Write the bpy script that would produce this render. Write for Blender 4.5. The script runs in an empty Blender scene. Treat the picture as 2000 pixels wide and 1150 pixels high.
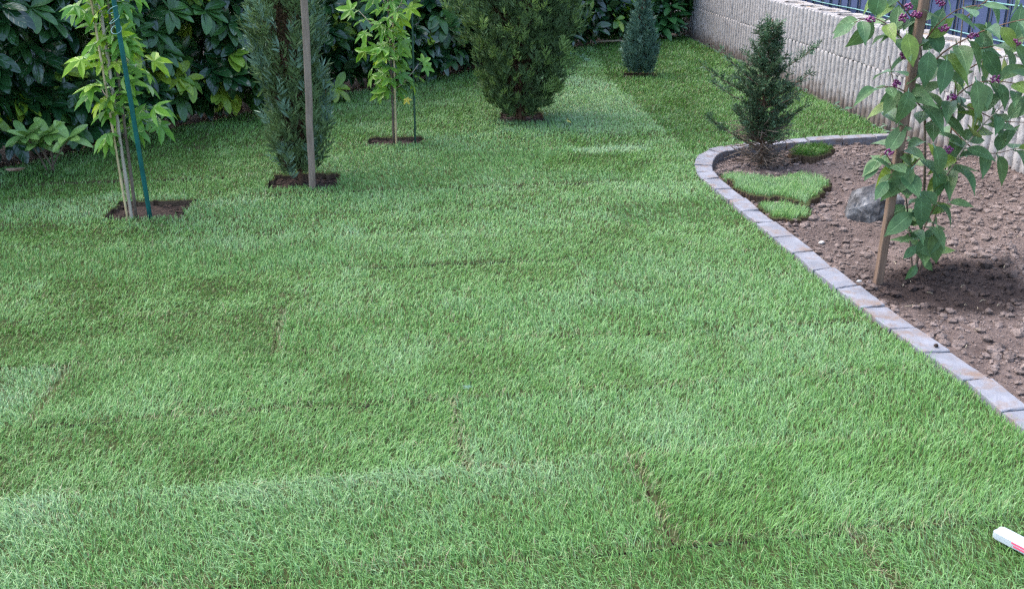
import bpy, bmesh, math, random
import numpy as np
from mathutils import Vector, Matrix

# ------------------------------------------------------------------ camera, sky, sun, exposure
H = 1.6                                   # lens height above the lawn (m)
PITCH = math.atan(0.387)
F = 1900.0                                # focal length in pixels of a 2000 px wide frame
scene = bpy.context.scene
COL = scene.collection
cam_data = bpy.data.cameras.new('camera')
cam_data.sensor_width = 36.0
cam_data.lens = 36.0 * F / 2000.0
cam_data.clip_start = 0.05
cam_data.clip_end = 400.0
cam = bpy.data.objects.new('camera', cam_data)
COL.objects.link(cam)
cam.location = (0, 0, H)
cam.rotation_euler = (math.radians(90) - PITCH, 0, 0)
scene.camera = cam

SUN_EL, SUN_AZ = math.radians(58), math.radians(-62)     # azimuth from +Y towards +X
world = bpy.data.worlds.new('World')
scene.world = world
world.use_nodes = True
wn = world.node_tree
wn.nodes.clear()
sky = wn.nodes.new('ShaderNodeTexSky')
sky.sky_type = 'NISHITA'
sky.sun_disc = False
sky.sun_elevation = SUN_EL
sky.sun_rotation = SUN_AZ
sky.air_density = 1.0
sky.dust_density = 2.5
sky.ozone_density = 1.0
bg = wn.nodes.new('ShaderNodeBackground')
bg.inputs['Strength'].default_value = 0.15
wo = wn.nodes.new('ShaderNodeOutputWorld')
wn.links.new(sky.outputs[0], bg.inputs[0])
wn.links.new(bg.outputs[0], wo.inputs[0])

sun_data = bpy.data.lights.new('sun', 'SUN')
sun_data.energy = 0.6
sun_data.angle = math.radians(75)
sun_data.color = (1.0, 0.96, 0.90)
sun = bpy.data.objects.new('sun', sun_data)
COL.objects.link(sun)
sd = Vector((math.sin(SUN_AZ) * math.cos(SUN_EL), math.cos(SUN_AZ) * math.cos(SUN_EL), math.sin(SUN_EL)))
sun.rotation_euler = (-sd).to_track_quat('-Z', 'Y').to_euler()
sun.location = sd * 30

scene.view_settings.view_transform = 'Standard'
scene.view_settings.look = 'None'
scene.view_settings.gamma = 1.0
scene.view_settings.exposure = 2.35
scene.view_settings.use_curve_mapping = False
scene.render.engine = 'CYCLES'
scene.cycles.max_bounces = 6
scene.cycles.diffuse_bounces = 4
scene.cycles.transmission_bounces = 4
scene.cycles.sample_clamp_indirect = 4.0
scene.cycles.use_denoising = False          # keep the fine grain of the turf
scene.cycles.filter_width = 1.35

# ------------------------------------------------------------------ helpers
rng = np.random.default_rng(7)
random.seed(7)
SP, CP = math.sin(PITCH), math.cos(PITCH)


def P(px, py, z=0.0):
    """ground point (at height z) of a place seen at pixel px, py of the 2000x1150 photograph"""
    u, v = (px - 1000) / F, (py - 575) / F
    down, fwd = v * CP + SP, CP - v * SP
    t = (H - z) / down
    return np.array((u * t, fwd * t, z))


def Q(px, py, Y):
    """point at distance Y in front of the camera"""
    u, v = (px - 1000) / F, (py - 575) / F
    down, fwd = v * CP + SP, CP - v * SP
    t = Y / fwd
    return np.array((u * t, Y, H - down * t))


def vnoise(x, y, seed=0):
    x = np.asarray(x, float); y = np.asarray(y, float)
    xi = np.floor(x).astype(np.int64); yi = np.floor(y).astype(np.int64)
    xf = x - xi; yf = y - yi
    xf = xf * xf * (3 - 2 * xf); yf = yf * yf * (3 - 2 * yf)

    def h(a, b):
        n = (a * 374761393 + b * 668265263 + seed * 974634777) & 0xffffffff
        n = ((n ^ (n >> 13)) * 1274126177) & 0xffffffff
        return ((n ^ (n >> 16)) & 0xffff) / 65535.0
    return ((h(xi, yi) * (1 - xf) + h(xi + 1, yi) * xf) * (1 - yf)
            + (h(xi, yi + 1) * (1 - xf) + h(xi + 1, yi + 1) * xf) * yf)


def fbm(x, y, seed=0, octv=4):
    s, a, tot = 0, 1.0, 0
    for o in range(octv):
        s = s + a * vnoise(x * 2 ** o + 13.7 * o, y * 2 ** o - 7.1 * o, seed + o)
        tot += a; a *= 0.5
    return s / tot


def inside(px, py, poly):
    r = np.zeros(len(px), bool)
    n = len(poly)
    for i in range(n):
        x0, y0 = poly[i][0], poly[i][1]
        x1, y1 = poly[(i + 1) % n][0], poly[(i + 1) % n][1]
        if y0 == y1:
            continue
        c = ((y0 > py) != (y1 > py)) & (px < (x1 - x0) * (py - y0) / (y1 - y0) + x0)
        r ^= c
    return r


def mesh_np(name, verts, polys, mats=(), matidx=None, smooth=False, attrs=None):
    """polys: list of index arrays, each (n, k)"""
    me = bpy.data.meshes.new(name)
    verts = np.asarray(verts, np.float32)
    me.vertices.add(len(verts))
    me.vertices.foreach_set('co', verts.ravel())
    polys = [np.asarray(p, np.int32) for p in polys if len(p)]
    nl = sum(p.size for p in polys)
    npoly = sum(len(p) for p in polys)
    me.loops.add(nl)
    me.loops.foreach_set('vertex_index', np.concatenate([p.ravel() for p in polys]))
    me.polygons.add(npoly)
    tot = np.concatenate([np.full(len(p), p.shape[1], np.int32) for p in polys])
    start = np.concatenate(([0], np.cumsum(tot)[:-1])).astype(np.int32)
    me.polygons.foreach_set('loop_start', start)
    me.polygons.foreach_set('loop_total', tot)
    for m in mats:
        me.materials.append(m)
    if matidx is not None:
        me.polygons.foreach_set('material_index', np.asarray(matidx, np.int32))
    me.polygons.foreach_set('use_smooth', np.full(npoly, bool(smooth)))
    if attrs:
        for k, v in attrs.items():
            a = me.attributes.new(k, 'FLOAT', 'POINT')
            a.data.foreach_set('value', np.asarray(v, np.float32))
    me.update(calc_edges=True)
    return me


def link(name, data, parent=None, loc=None):
    o = bpy.data.objects.new(name, data)
    COL.objects.link(o)
    if parent is not None:
        o.parent = parent
    if loc is not None:
        o.location = loc
    return o


def tag(o, label, cat=None, group=None, kind=None):
    if label:
        o['label'] = label
    if cat:
        o['category'] = cat
    if group:
        o['group'] = group
    if kind:
        o['kind'] = kind
    return o


def thing(name, loc, label, cat, group=None):
    o = link(name, None, None, tuple(float(c) for c in loc))
    o.empty_display_size = 0.1
    return tag(o, label, cat, group)


class MB:
    """collects small shapes into one mesh"""
    def __init__(self):
        self.v, self.f, self.m = [], [], []

    def add(self, verts, faces, mi=0):
        b = len(self.v)
        self.v += [tuple(map(float, q)) for q in verts]
        self.f += [tuple(b + i for i in fc) for fc in faces]
        self.m += [mi] * len(faces)

    def tube(self, pts, rad, n=7, mi=0, cap=True, squash=None):
        pts = [np.array(p, float) for p in pts]
        k = len(pts)
        if not hasattr(rad, '__len__'):
            rad = [rad] * k
        rings = []
        up = np.array((0.31, 0.17, 0.93))
        for i, p in enumerate(pts):
            d = pts[min(i + 1, k - 1)] - pts[max(i - 1, 0)]
            d = d / (np.linalg.norm(d) + 1e-9)
            if abs(d @ up) > 0.93:
                up2 = np.array((1.0, 0.1, 0.0))
            else:
                up2 = up
            a = np.cross(d, up2); a /= np.linalg.norm(a)
            b = np.cross(d, a)
            rings += [p + rad[i] * (math.cos(2 * math.pi * j / n) * a + math.sin(2 * math.pi * j / n) * b) for j in range(n)]
        fs = []
        for i in range(k - 1):
            for j in range(n):
                fs.append((i * n + j, i * n + (j + 1) % n, (i + 1) * n + (j + 1) % n, (i + 1) * n + j))
        if cap:
            fs.append(tuple(range(n))[::-1])
            fs.append(tuple((k - 1) * n + j for j in range(n)))
        self.add(rings, fs, mi)

    def build(self, name, mats, parent=None, loc=None, smooth=False):
        me = bpy.data.meshes.new(name)
        me.from_pydata(self.v, [], self.f)
        for m in (mats if isinstance(mats, (list, tuple)) else [mats]):
            me.materials.append(m)
        me.polygons.foreach_set('material_index', self.m)
        me.polygons.foreach_set('use_smooth', [smooth] * len(self.f))
        me.update()
        return link(name, me, parent, loc)


# ------------------------------------------------------------------ materials
def new_mat(name):
    m = bpy.data.materials.new(name)
    m.use_nodes = True
    nt = m.node_tree
    nt.nodes.clear()
    out = nt.nodes.new('ShaderNodeOutputMaterial')
    return m, nt, out


def N(nt, typ, **kw):
    n = nt.nodes.new(typ)
    for k, v in kw.items():
        setattr(n, k, v)
    return n


def ramp(nt, fac, stops):
    r = nt.nodes.new('ShaderNodeValToRGB')
    els = r.color_ramp.elements
    while len(els) < len(stops):
        els.new(0.5)
    for e, (p, c) in zip(els, stops):
        e.position = p
        e.color = (c[0], c[1], c[2], 1)
    nt.links.new(fac, r.inputs[0])
    return r.outputs[0]


def leaf_mat(name, cols, rough=0.45, spec=0.5, transl=0.25, tcol=None, noise=9.0, under=None, veins=0.0, vfreq=7.0):
    """leaf: per-leaf colour, soft mottling, sheen, light through the blade"""
    m, nt, out = new_mat(name)
    L = nt.links.new
    geo = N(nt, 'ShaderNodeNewGeometry')
    info = N(nt, 'ShaderNodeObjectInfo')
    add = N(nt, 'ShaderNodeMath', operation='ADD')
    L(geo.outputs['Random Per Island'], add.inputs[0]); L(info.outputs['Random'], add.inputs[1])
    fr = N(nt, 'ShaderNodeMath', operation='FRACT'); L(add.outputs[0], fr.inputs[0])
    col = ramp(nt, fr.outputs[0], [(i / max(1, len(cols) - 1), c) for i, c in enumerate(cols)])
    nz = N(nt, 'ShaderNodeTexNoise'); nz.inputs['Scale'].default_value = noise; nz.inputs['Detail'].default_value = 3
    tc = N(nt, 'ShaderNodeTexCoord'); L(tc.outputs['Object'], nz.inputs['Vector'])
    mp = N(nt, 'ShaderNodeMapRange'); L(nz.outputs['Fac'], mp.inputs[0])
    mp.inputs[1].default_value = 0.3; mp.inputs[2].default_value = 0.7
    mp.inputs[3].default_value = 0.78; mp.inputs[4].default_value = 1.22
    mul = N(nt, 'ShaderNodeMix', data_type='RGBA', blend_type='MULTIPLY'); mul.inputs[0].default_value = 1
    L(col, mul.inputs[6]); L(mp.outputs[0], mul.inputs[7])
    base = mul.outputs[2]
    if under:
        mu = N(nt, 'ShaderNodeMix', data_type='RGBA'); L(geo.outputs['Backfacing'], mu.inputs[0])
        L(base, mu.inputs[6]); mu.inputs[7].default_value = (*under, 1)
        base = mu.outputs[2]
    b = N(nt, 'ShaderNodeBsdfPrincipled')
    if veins > 0:                         # midrib and side veins run with the blade
        al = N(nt, 'ShaderNodeAttribute', attribute_name='along'); ac = N(nt, 'ShaderNodeAttribute', attribute_name='across')
        ab = N(nt, 'ShaderNodeMath', operation='ABSOLUTE'); L(ac.outputs['Fac'], ab.inputs[0])
        s1 = N(nt, 'ShaderNodeMath', operation='MULTIPLY_ADD'); L(ab.outputs[0], s1.inputs[0]); s1.inputs[1].default_value = -0.22; L(al.outputs['Fac'], s1.inputs[2])
        s2 = N(nt, 'ShaderNodeMath', operation='MULTIPLY'); L(s1.outputs[0], s2.inputs[0]); s2.inputs[1].default_value = vfreq
        s3 = N(nt, 'ShaderNodeMath', operation='FRACT'); L(s2.outputs[0], s3.inputs[0])
        s4 = N(nt, 'ShaderNodeMapRange'); L(s3.outputs[0], s4.inputs[0]); s4.inputs[1].default_value = 0.0; s4.inputs[2].default_value = 0.16; s4.inputs[3].default_value = 0.55; s4.inputs[4].default_value = 0.0
        s5 = N(nt, 'ShaderNodeMapRange'); L(ab.outputs[0], s5.inputs[0]); s5.inputs[1].default_value = 0.03; s5.inputs[2].default_value = 0.11; s5.inputs[3].default_value = 1.0; s5.inputs[4].default_value = 0.0
        s6 = N(nt, 'ShaderNodeMath', operation='MAXIMUM'); L(s4.outputs[0], s6.inputs[0]); L(s5.outputs[0], s6.inputs[1])
        s7 = N(nt, 'ShaderNodeMath', operation='MULTIPLY'); L(s6.outputs[0], s7.inputs[0]); s7.inputs[1].default_value = veins
        vm = N(nt, 'ShaderNodeMix', data_type='RGBA'); L(s7.outputs[0], vm.inputs[0]); L(base, vm.inputs[6])
        hv = N(nt, 'ShaderNodeHueSaturation'); hv.inputs['Value'].default_value = 2.4; hv.inputs['Saturation'].default_value = 0.85; L(base, hv.inputs['Color'])
        L(hv.outputs[0], vm.inputs[7]); base = vm.outputs[2]
        bpv = N(nt, 'ShaderNodeBump'); bpv.inputs['Strength'].default_value = 0.5; bpv.inputs['Distance'].default_value = 0.004; bpv.invert = True
        L(s6.outputs[0], bpv.inputs['Height']); L(bpv.outputs[0], b.inputs['Normal'])
    L(base, b.inputs['Base Color'])
    b.inputs['Roughness'].default_value = rough
    b.inputs['Specular IOR Level'].default_value = spec
    if transl > 0:
        tr = N(nt, 'ShaderNodeBsdfTranslucent')
        hs = N(nt, 'ShaderNodeHueSaturation'); hs.inputs['Value'].default_value = 1.5; hs.inputs['Saturation'].default_value = 1.1
        L(base, hs.inputs['Color']); L(hs.outputs[0], tr.inputs[0])
        mx = N(nt, 'ShaderNodeMixShader'); mx.inputs[0].default_value = transl
        L(b.outputs[0], mx.inputs[1]); L(tr.outputs[0], mx.inputs[2])
        L(mx.outputs[0], out.inputs[0])
    else:
        L(b.outputs[0], out.inputs[0])
    return m


def solid_mat(name, stops, scale=6.0, detail=6, rough=0.8, bump=0.3, bscale=60.0, stretch=(1, 1, 1), spec=0.3, metal=0.0, dist=0.01, extra=None):
    m, nt, out = new_mat(name)
    L = nt.links.new
    tc = N(nt, 'ShaderNodeTexCoord')
    mpn = N(nt, 'ShaderNodeMapping'); mpn.inputs['Scale'].default_value = stretch
    L(tc.outputs['Object'], mpn.inputs[0])
    info = N(nt, 'ShaderNodeObjectInfo')
    ad = N(nt, 'ShaderNodeVectorMath', operation='ADD')
    cx = N(nt, 'ShaderNodeCombineXYZ')
    mu = N(nt, 'ShaderNodeMath', operation='MULTIPLY'); mu.inputs[1].default_value = 37.0
    L(info.outputs['Random'], mu.inputs[0]); L(mu.outputs[0], cx.inputs[0]); L(mu.outputs[0], cx.inputs[1])
    L(mpn.outputs[0], ad.inputs[0]); L(cx.outputs[0], ad.inputs[1])
    nz = N(nt, 'ShaderNodeTexNoise'); nz.inputs['Scale'].default_value = scale; nz.inputs['Detail'].default_value = detail
    nz.inputs['Roughness'].default_value = 0.62
    L(ad.outputs[0], nz.inputs['Vector'])
    col = ramp(nt, nz.outputs['Fac'], stops)
    if extra:
        col = extra(nt, col, ad.outputs[0])
    b = N(nt, 'ShaderNodeBsdfPrincipled')
    L(col, b.inputs['Base Color'])
    b.inputs['Roughness'].default_value = rough
    b.inputs['Specular IOR Level'].default_value = spec
    b.inputs['Metallic'].default_value = metal
    if bump:
        n2 = N(nt, 'ShaderNodeTexNoise'); n2.inputs['Scale'].default_value = bscale; n2.inputs['Detail'].default_value = 5
        L(ad.outputs[0], n2.inputs['Vector'])
        bp = N(nt, 'ShaderNodeBump'); bp.inputs['Strength'].default_value = bump; bp.inputs['Distance'].default_value = dist
        L(n2.outputs['Fac'], bp.inputs['Height']); L(bp.outputs[0], b.inputs['Normal'])
    L(b.outputs[0], out.inputs[0])
    return m


def grass_mat(name):
    m, nt, out = new_mat(name)
    L = nt.links.new
    at = N(nt, 'ShaderNodeAttribute', attribute_name='tone')
    geo = N(nt, 'ShaderNodeNewGeometry')
    a1 = N(nt, 'ShaderNodeMath', operation='MULTIPLY_ADD')
    L(geo.outputs['Random Per Island'], a1.inputs[0]); a1.inputs[1].default_value = 0.34
    L(at.outputs['Fac'], a1.inputs[2])
    col = ramp(nt, a1.outputs[0], [(0.0, (0.042, 0.110, 0.022)), (0.28, (0.078, 0.190, 0.030)), (0.45, (0.108, 0.240, 0.047)),
                                  (0.66, (0.152, 0.285, 0.094)), (0.95, (0.230, 0.350, 0.175)), (1.0, (0.27, 0.38, 0.20))])
    # a few dry blades
    dr = N(nt, 'ShaderNodeAttribute', attribute_name='dry')
    mx = N(nt, 'ShaderNodeMix', data_type='RGBA')
    L(dr.outputs['Fac'], mx.inputs[0]); L(col, mx.inputs[6]); mx.inputs[7].default_value = (0.27, 0.235, 0.13, 1)
    b = N(nt, 'ShaderNodeBsdfPrincipled')
    L(mx.outputs[2], b.inputs['Base Color'])
    b.inputs['Roughness'].default_value = 0.42
    b.inputs['Specular IOR Level'].default_value = 0.34
    tr = N(nt, 'ShaderNodeBsdfTranslucent'); L(mx.outputs[2], tr.inputs[0])
    ms = N(nt, 'ShaderNodeMixShader'); ms.inputs[0].default_value = 0.16
    L(b.outputs[0], ms.inputs[1]); L(tr.outputs[0], ms.inputs[2]); L(ms.outputs[0], out.inputs[0])
    return m


M = {}
M['grass'] = grass_mat('grass_blade')
M['thatch'] = solid_mat('turf_thatch', [(0.3, (0.022, 0.034, 0.010)), (0.7, (0.058, 0.062, 0.024))], 40, rough=1, bump=0.6, bscale=120, spec=0.1)
M['sod_soil'] = solid_mat('sod_soil', [(0.3, (0.045, 0.030, 0.020)), (0.7, (0.13, 0.09, 0.06))], 50, rough=1, bump=0.8, bscale=90, spec=0.1)
M['dark_soil'] = solid_mat('dark_soil', [(0.3, (0.018, 0.012, 0.010)), (0.7, (0.062, 0.043, 0.033))], 30, rough=1, bump=0.8, bscale=70, spec=0.15)
M['outer_soil'] = solid_mat('outer_soil', [(0.3, (0.010, 0.008, 0.006)), (0.7, (0.032, 0.024, 0.018))], 14, rough=1, bump=0.6, bscale=50, spec=0.1)

WET = P(1850, 552)


def bed_mat(name, scale, lo, hi):
    m, nt, out = new_mat(name)
    L = nt.links.new
    geo = N(nt, 'ShaderNodeNewGeometry')
    nz = N(nt, 'ShaderNodeTexNoise'); nz.inputs['Scale'].default_value = scale; nz.inputs['Detail'].default_value = 6
    nz.inputs['Roughness'].default_value = 0.65
    L(geo.outputs['Position'], nz.inputs['Vector'])
    ri = N(nt, 'ShaderNodeMath', operation='MULTIPLY_ADD'); L(geo.outputs['Random Per Island'], ri.inputs[0])
    ri.inputs[1].default_value = 0.35
    L(nz.outputs['Fac'], ri.inputs[2])
    lf = N(nt, 'ShaderNodeTexNoise'); lf.inputs['Scale'].default_value = 2.6; lf.inputs['Detail'].default_value = 4
    L(geo.outputs['Position'], lf.inputs['Vector'])
    rj = N(nt, 'ShaderNodeMath', operation='MULTIPLY_ADD'); L(lf.outputs['Fac'], rj.inputs[0]); rj.inputs[1].default_value = 0.7; L(ri.outputs[0], rj.inputs[2])
    rk = N(nt, 'ShaderNodeMath', operation='ADD'); L(rj.outputs[0], rk.inputs[0]); rk.inputs[1].default_value = -0.35
    col = ramp(nt, rk.outputs[0], [(0.35, lo), (0.95, hi)])
    # moist, freshly watered soil around the young shrub
    sub = N(nt, 'ShaderNodeVectorMath', operation='SUBTRACT'); L(geo.outputs['Position'], sub.inputs[0])
    sub.inputs[1].default_value = (WET[0], WET[1], 0)
    sc = N(nt, 'ShaderNodeVectorMath', operation='MULTIPLY'); L(sub.outputs[0], sc.inputs[0]); sc.inputs[1].default_value = (1.0, 0.95, 0)
    ln = N(nt, 'ShaderNodeVectorMath', operation='LENGTH'); L(sc.outputs[0], ln.inputs[0])
    n2 = N(nt, 'ShaderNodeTexNoise'); n2.inputs['Scale'].default_value = 5; n2.inputs['Detail'].default_value = 5
    L(geo.outputs['Position'], n2.inputs['Vector'])
    ma = N(nt, 'ShaderNodeMath', operation='MULTIPLY_ADD'); L(n2.outputs['Fac'], ma.inputs[0]); ma.inputs[1].default_value = 0.5
    L(ln.outputs['Value'], ma.inputs[2])
    wet = N(nt, 'ShaderNodeMapRange'); L(ma.outputs[0], wet.inputs[0])
    wet.inputs[1].default_value = 0.52; wet.inputs[2].default_value = 0.66; wet.inputs[3].default_value = 1; wet.inputs[4].default_value = 0
    mx = N(nt, 'ShaderNodeMix', data_type='RGBA'); L(wet.outputs[0], mx.inputs[0]); L(col, mx.inputs[6])
    dk = N(nt, 'ShaderNodeMix', data_type='RGBA', blend_type='MULTIPLY'); dk.inputs[0].default_value = 1
    L(col, dk.inputs[6]); dk.inputs[7].default_value = (0.28, 0.26, 0.26, 1); L(dk.outputs[2], mx.inputs[7])
    b = N(nt, 'ShaderNodeBsdfPrincipled'); L(mx.outputs[2], b.inputs['Base Color'])
    b.inputs['Roughness'].default_value = 0.95; b.inputs['Specular IOR Level'].default_value = 0.15
    n3 = N(nt, 'ShaderNodeTexNoise'); n3.inputs['Scale'].default_value = 110; n3.inputs['Detail'].default_value = 4
    L(geo.outputs['Position'], n3.inputs['Vector'])
    bp = N(nt, 'ShaderNodeBump'); bp.inputs['Strength'].default_value = 0.9; bp.inputs['Distance'].default_value = 0.012
    L(n3.outputs['Fac'], bp.inputs['Height']); L(bp.outputs[0], b.inputs['Normal'])
    L(b.outputs[0], out.inputs[0])
    return m


M['bed'] = bed_mat('bed_soil', 34, (0.064, 0.046, 0.039), (0.175, 0.133, 0.115))
M['clod'] = bed_mat('bed_clod', 50, (0.085, 0.063, 0.053), (0.225, 0.175, 0.152))


def kerb_extra(nt, col, vec):
    L = nt.links.new
    n = N(nt, 'ShaderNodeTexNoise'); n.inputs['Scale'].default_value = 11; n.inputs['Detail'].default_value = 7; n.inputs['Roughness'].default_value = 0.7
    L(vec, n.inputs['Vector'])
    mr = N(nt, 'ShaderNodeMapRange'); L(n.outputs['Fac'], mr.inputs[0]); mr.inputs[1].default_value = 0.48; mr.inputs[2].default_value = 0.68
    mx = N(nt, 'ShaderNodeMix', data_type='RGBA'); L(mr.outputs[0], mx.inputs[0]); L(col, mx.inputs[6]); mx.inputs[7].default_value = (0.17, 0.12, 0.09, 1)
    return mx.outputs[2]


M['kerb'] = solid_mat('kerb_concrete', [(0.25, (0.120, 0.123, 0.138)), (0.75, (0.225, 0.228, 0.25))], 9, rough=0.85, bump=0.35, bscale=140, dist=0.004, extra=kerb_extra)


def wall_extra(nt, col, vec):
    L = nt.links.new
    v = N(nt, 'ShaderNodeTexVoronoi'); v.inputs['Scale'].default_value = 55
    L(vec, v.inputs['Vector'])
    mr = N(nt, 'ShaderNodeMapRange'); L(v.outputs['Distance'], mr.inputs[0]); mr.inputs[1].default_value = 0.10; mr.inputs[2].default_value = 0.35
    mr.inputs[3].default_value = 0.55; mr.inputs[4].default_value = 1.0
    mx = N(nt, 'ShaderNodeMix', data_type='RGBA', blend_type='MULTIPLY'); mx.inputs[0].default_value = 1
    L(col, mx.inputs[6]); L(mr.outputs[0], mx.inputs[7])
    # soil splashes and damp low down on the blocks
    geo = N(nt, 'ShaderNodeNewGeometry')
    sx = N(nt, 'ShaderNodeSeparateXYZ'); L(geo.outputs['Position'], sx.inputs[0])
    n = N(nt, 'ShaderNodeTexNoise'); n.inputs['Scale'].default_value = 14; n.inputs['Detail'].default_value = 5
    L(geo.outputs['Position'], n.inputs['Vector'])
    ma = N(nt, 'ShaderNodeMath', operation='MULTIPLY_ADD'); L(n.outputs['Fac'], ma.inputs[0]); ma.inputs[1].default_value = -0.30; L(sx.outputs['Z'], ma.inputs[2])
    m2 = N(nt, 'ShaderNodeMapRange'); L(ma.outputs[0], m2.inputs[0]); m2.inputs[1].default_value = -0.12; m2.inputs[2].default_value = 0.02
    m2.inputs[3].default_value = 0.85; m2.inputs[4].default_value = 0.0
    m3 = N(nt, 'ShaderNodeMix', data_type='RGBA'); L(m2.outputs[0], m3.inputs[0]); L(mx.outputs[2], m3.inputs[6]); m3.inputs[7].default_value = (0.10, 0.075, 0.055, 1)
    return m3.outputs[2]


M['wall'] = solid_mat('planter_concrete', [(0.25, (0.190, 0.178, 0.168)), (0.75, (0.42, 0.398, 0.380))], 26, rough=0.95, bump=0.6, bscale=120, dist=0.006, spec=0.2, extra=wall_extra)
M['sand'] = solid_mat('sandy_fill', [(0.3, (0.20, 0.14, 0.085)), (0.7, (0.34, 0.26, 0.17))], 30, rough=1, bump=0.8, bscale=90, spec=0.1)
M['slat'] = solid_mat('fence_slat', [(0.3, (0.036, 0.052, 0.108)), (0.7, (0.050, 0.068, 0.135))], 3, rough=0.65, bump=0.05, bscale=20, spec=0.2)
M['wire'] = solid_mat('dark_green_wire', [(0.3, (0.008, 0.022, 0.030)), (0.7, (0.014, 0.035, 0.042))], 8, rough=0.45, bump=0)
M['rail_wire'] = solid_mat('green_wire', [(0.3, (0.07, 0.19, 0.16)), (0.7, (0.15, 0.30, 0.27))], 18, rough=0.35, bump=0, spec=0.6)
M['wood'] = solid_mat('weathered_wood', [(0.25, (0.135, 0.098, 0.072)), (0.75, (0.29, 0.22, 0.17))], 9, rough=0.9, bump=0.5, bscale=40, stretch=(6, 6, 0.35), dist=0.004)
M['wood_fresh'] = solid_mat('brown_wood', [(0.25, (0.095, 0.058, 0.038)), (0.6, (0.19, 0.125, 0.085)), (0.8, (0.25, 0.18, 0.135))], 9, rough=0.85, bump=0.5, bscale=40, stretch=(6, 6, 0.35), dist=0.004)
M['cane'] = solid_mat('bamboo', [(0.25, (0.30, 0.22, 0.10)), (0.75, (0.52, 0.42, 0.24))], 10, rough=0.55, bump=0.1, bscale=60)
M['cane_grey'] = solid_mat('grey_cane', [(0.25, (0.26, 0.215, 0.16)), (0.75, (0.46, 0.40, 0.32))], 10, rough=0.7, bump=0.2, bscale=60, stretch=(4, 4, 0.5))
M['bark'] = solid_mat('young_bark', [(0.25, (0.085, 0.062, 0.045)), (0.75, (0.22, 0.17, 0.13))], 30, rough=0.9, bump=0.6, bscale=90, stretch=(1, 1, 0.4))
M['twig'] = solid_mat('red_twig', [(0.25, (0.10, 0.058, 0.035)), (0.75, (0.21, 0.12, 0.075))], 30, rough=0.85, bump=0.4, bscale=90)
M['pale_twig'] = solid_mat('pale_twig', [(0.25, (0.22, 0.17, 0.13)), (0.75, (0.42, 0.35, 0.29))], 30, rough=0.8, bump=0.3, bscale=90)
M['teal'] = solid_mat('green_coated_steel', [(0.3, (0.004, 0.070, 0.062)), (0.7, (0.008, 0.11, 0.098))], 12, rough=0.4, bump=0.1, bscale=40, spec=0.5)
M['dkgreen'] = solid_mat('dark_green_steel', [(0.3, (0.012, 0.05, 0.028)), (0.7, (0.02, 0.075, 0.04))], 12, rough=0.45, bump=0.1, bscale=40, spec=0.5)
M['rock'] = solid_mat('grey_rock', [(0.28, (0.024, 0.022, 0.022)), (0.5, (0.072, 0.070, 0.070)), (0.72, (0.21, 0.21, 0.21))], 13, detail=9, rough=0.8, bump=0.8, bscale=35, dist=0.02)
M['pebble'] = solid_mat('pale_pebble', [(0.3, (0.28, 0.25, 0.22)), (0.7, (0.52, 0.49, 0.45))], 20, rough=0.85, bump=0.3)
M['alu'] = solid_mat('brushed_aluminium', [(0.3, (0.42, 0.46, 0.50)), (0.7, (0.54, 0.58, 0.62))], 30, rough=0.38, bump=0.1, bscale=120, stretch=(0.3, 5, 5), metal=0.35, spec=0.5)
M['red'] = solid_mat('red_print', [(0.3, (0.60, 0.06, 0.12)), (0.7, (0.72, 0.10, 0.17))], 20, rough=0.5, bump=0)
M['straw'] = solid_mat('straw', [(0.3, (0.20, 0.16, 0.10)), (0.7, (0.36, 0.31, 0.22))], 20, rough=0.8, bump=0)
M['bark_chip'] = solid_mat('bark_chip', [(0.3, (0.20, 0.12, 0.08)), (0.7, (0.42, 0.28, 0.20))], 20, rough=0.9, bump=0.4)
M['dead_leaf'] = leaf_mat('dead_leaf', [(0.07, 0.04, 0.025), (0.16, 0.09, 0.05), (0.05, 0.035, 0.025)], rough=0.7, transl=0.0)
M['laurel_dark'] = leaf_mat('laurel_dark', [(0.007, 0.034, 0.012), (0.014, 0.054, 0.015), (0.030, 0.084, 0.021)], rough=0.20, spec=0.6, transl=0.08, under=(0.045, 0.085, 0.035), veins=0.35, vfreq=6)
M['laurel_mid'] = leaf_mat('laurel_mid', [(0.030, 0.090, 0.022), (0.050, 0.130, 0.026)], rough=0.32, spec=0.5, transl=0.15, under=(0.06, 0.11, 0.04), veins=0.35, vfreq=6)
M['laurel_young'] = leaf_mat('laurel_young', [(0.15, 0.27, 0.025), (0.26, 0.36, 0.035), (0.10, 0.22, 0.03)], rough=0.35, spec=0.45, transl=0.25, veins=0.25, vfreq=6)
M['gum'] = leaf_mat('sweetgum_leaf', [(0.105, 0.245, 0.030), (0.155, 0.310, 0.032), (0.085, 0.210, 0.042), (0.22, 0.36, 0.030)], rough=0.42, spec=0.4, transl=0.30, under=(0.13, 0.25, 0.07))
M['gum_pale'] = leaf_mat('sweetgum_leaf_lime', [(0.21, 0.34, 0.03), (0.28, 0.40, 0.035)], rough=0.45, spec=0.4, transl=0.3)
M['gum_yellow'] = leaf_mat('yellow_leaf', [(0.55, 0.46, 0.08), (0.52, 0.42, 0.06)], rough=0.5, spec=0.3, transl=0.2)
M['berry_leaf'] = leaf_mat('beautyberry_leaf', [(0.050, 0.112, 0.040), (0.064, 0.130, 0.046), (0.084, 0.146, 0.046)], rough=0.55, spec=0.35, transl=0.18, noise=25, under=(0.13, 0.22, 0.12), veins=0.4, vfreq=7)
M['berry_leaf_olive'] = leaf_mat('beautyberry_leaf_olive', [(0.14, 0.20, 0.025), (0.10, 0.17, 0.03)], rough=0.48, spec=0.4, transl=0.22, noise=25, under=(0.2, 0.25, 0.08), veins=0.35, vfreq=7)
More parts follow.
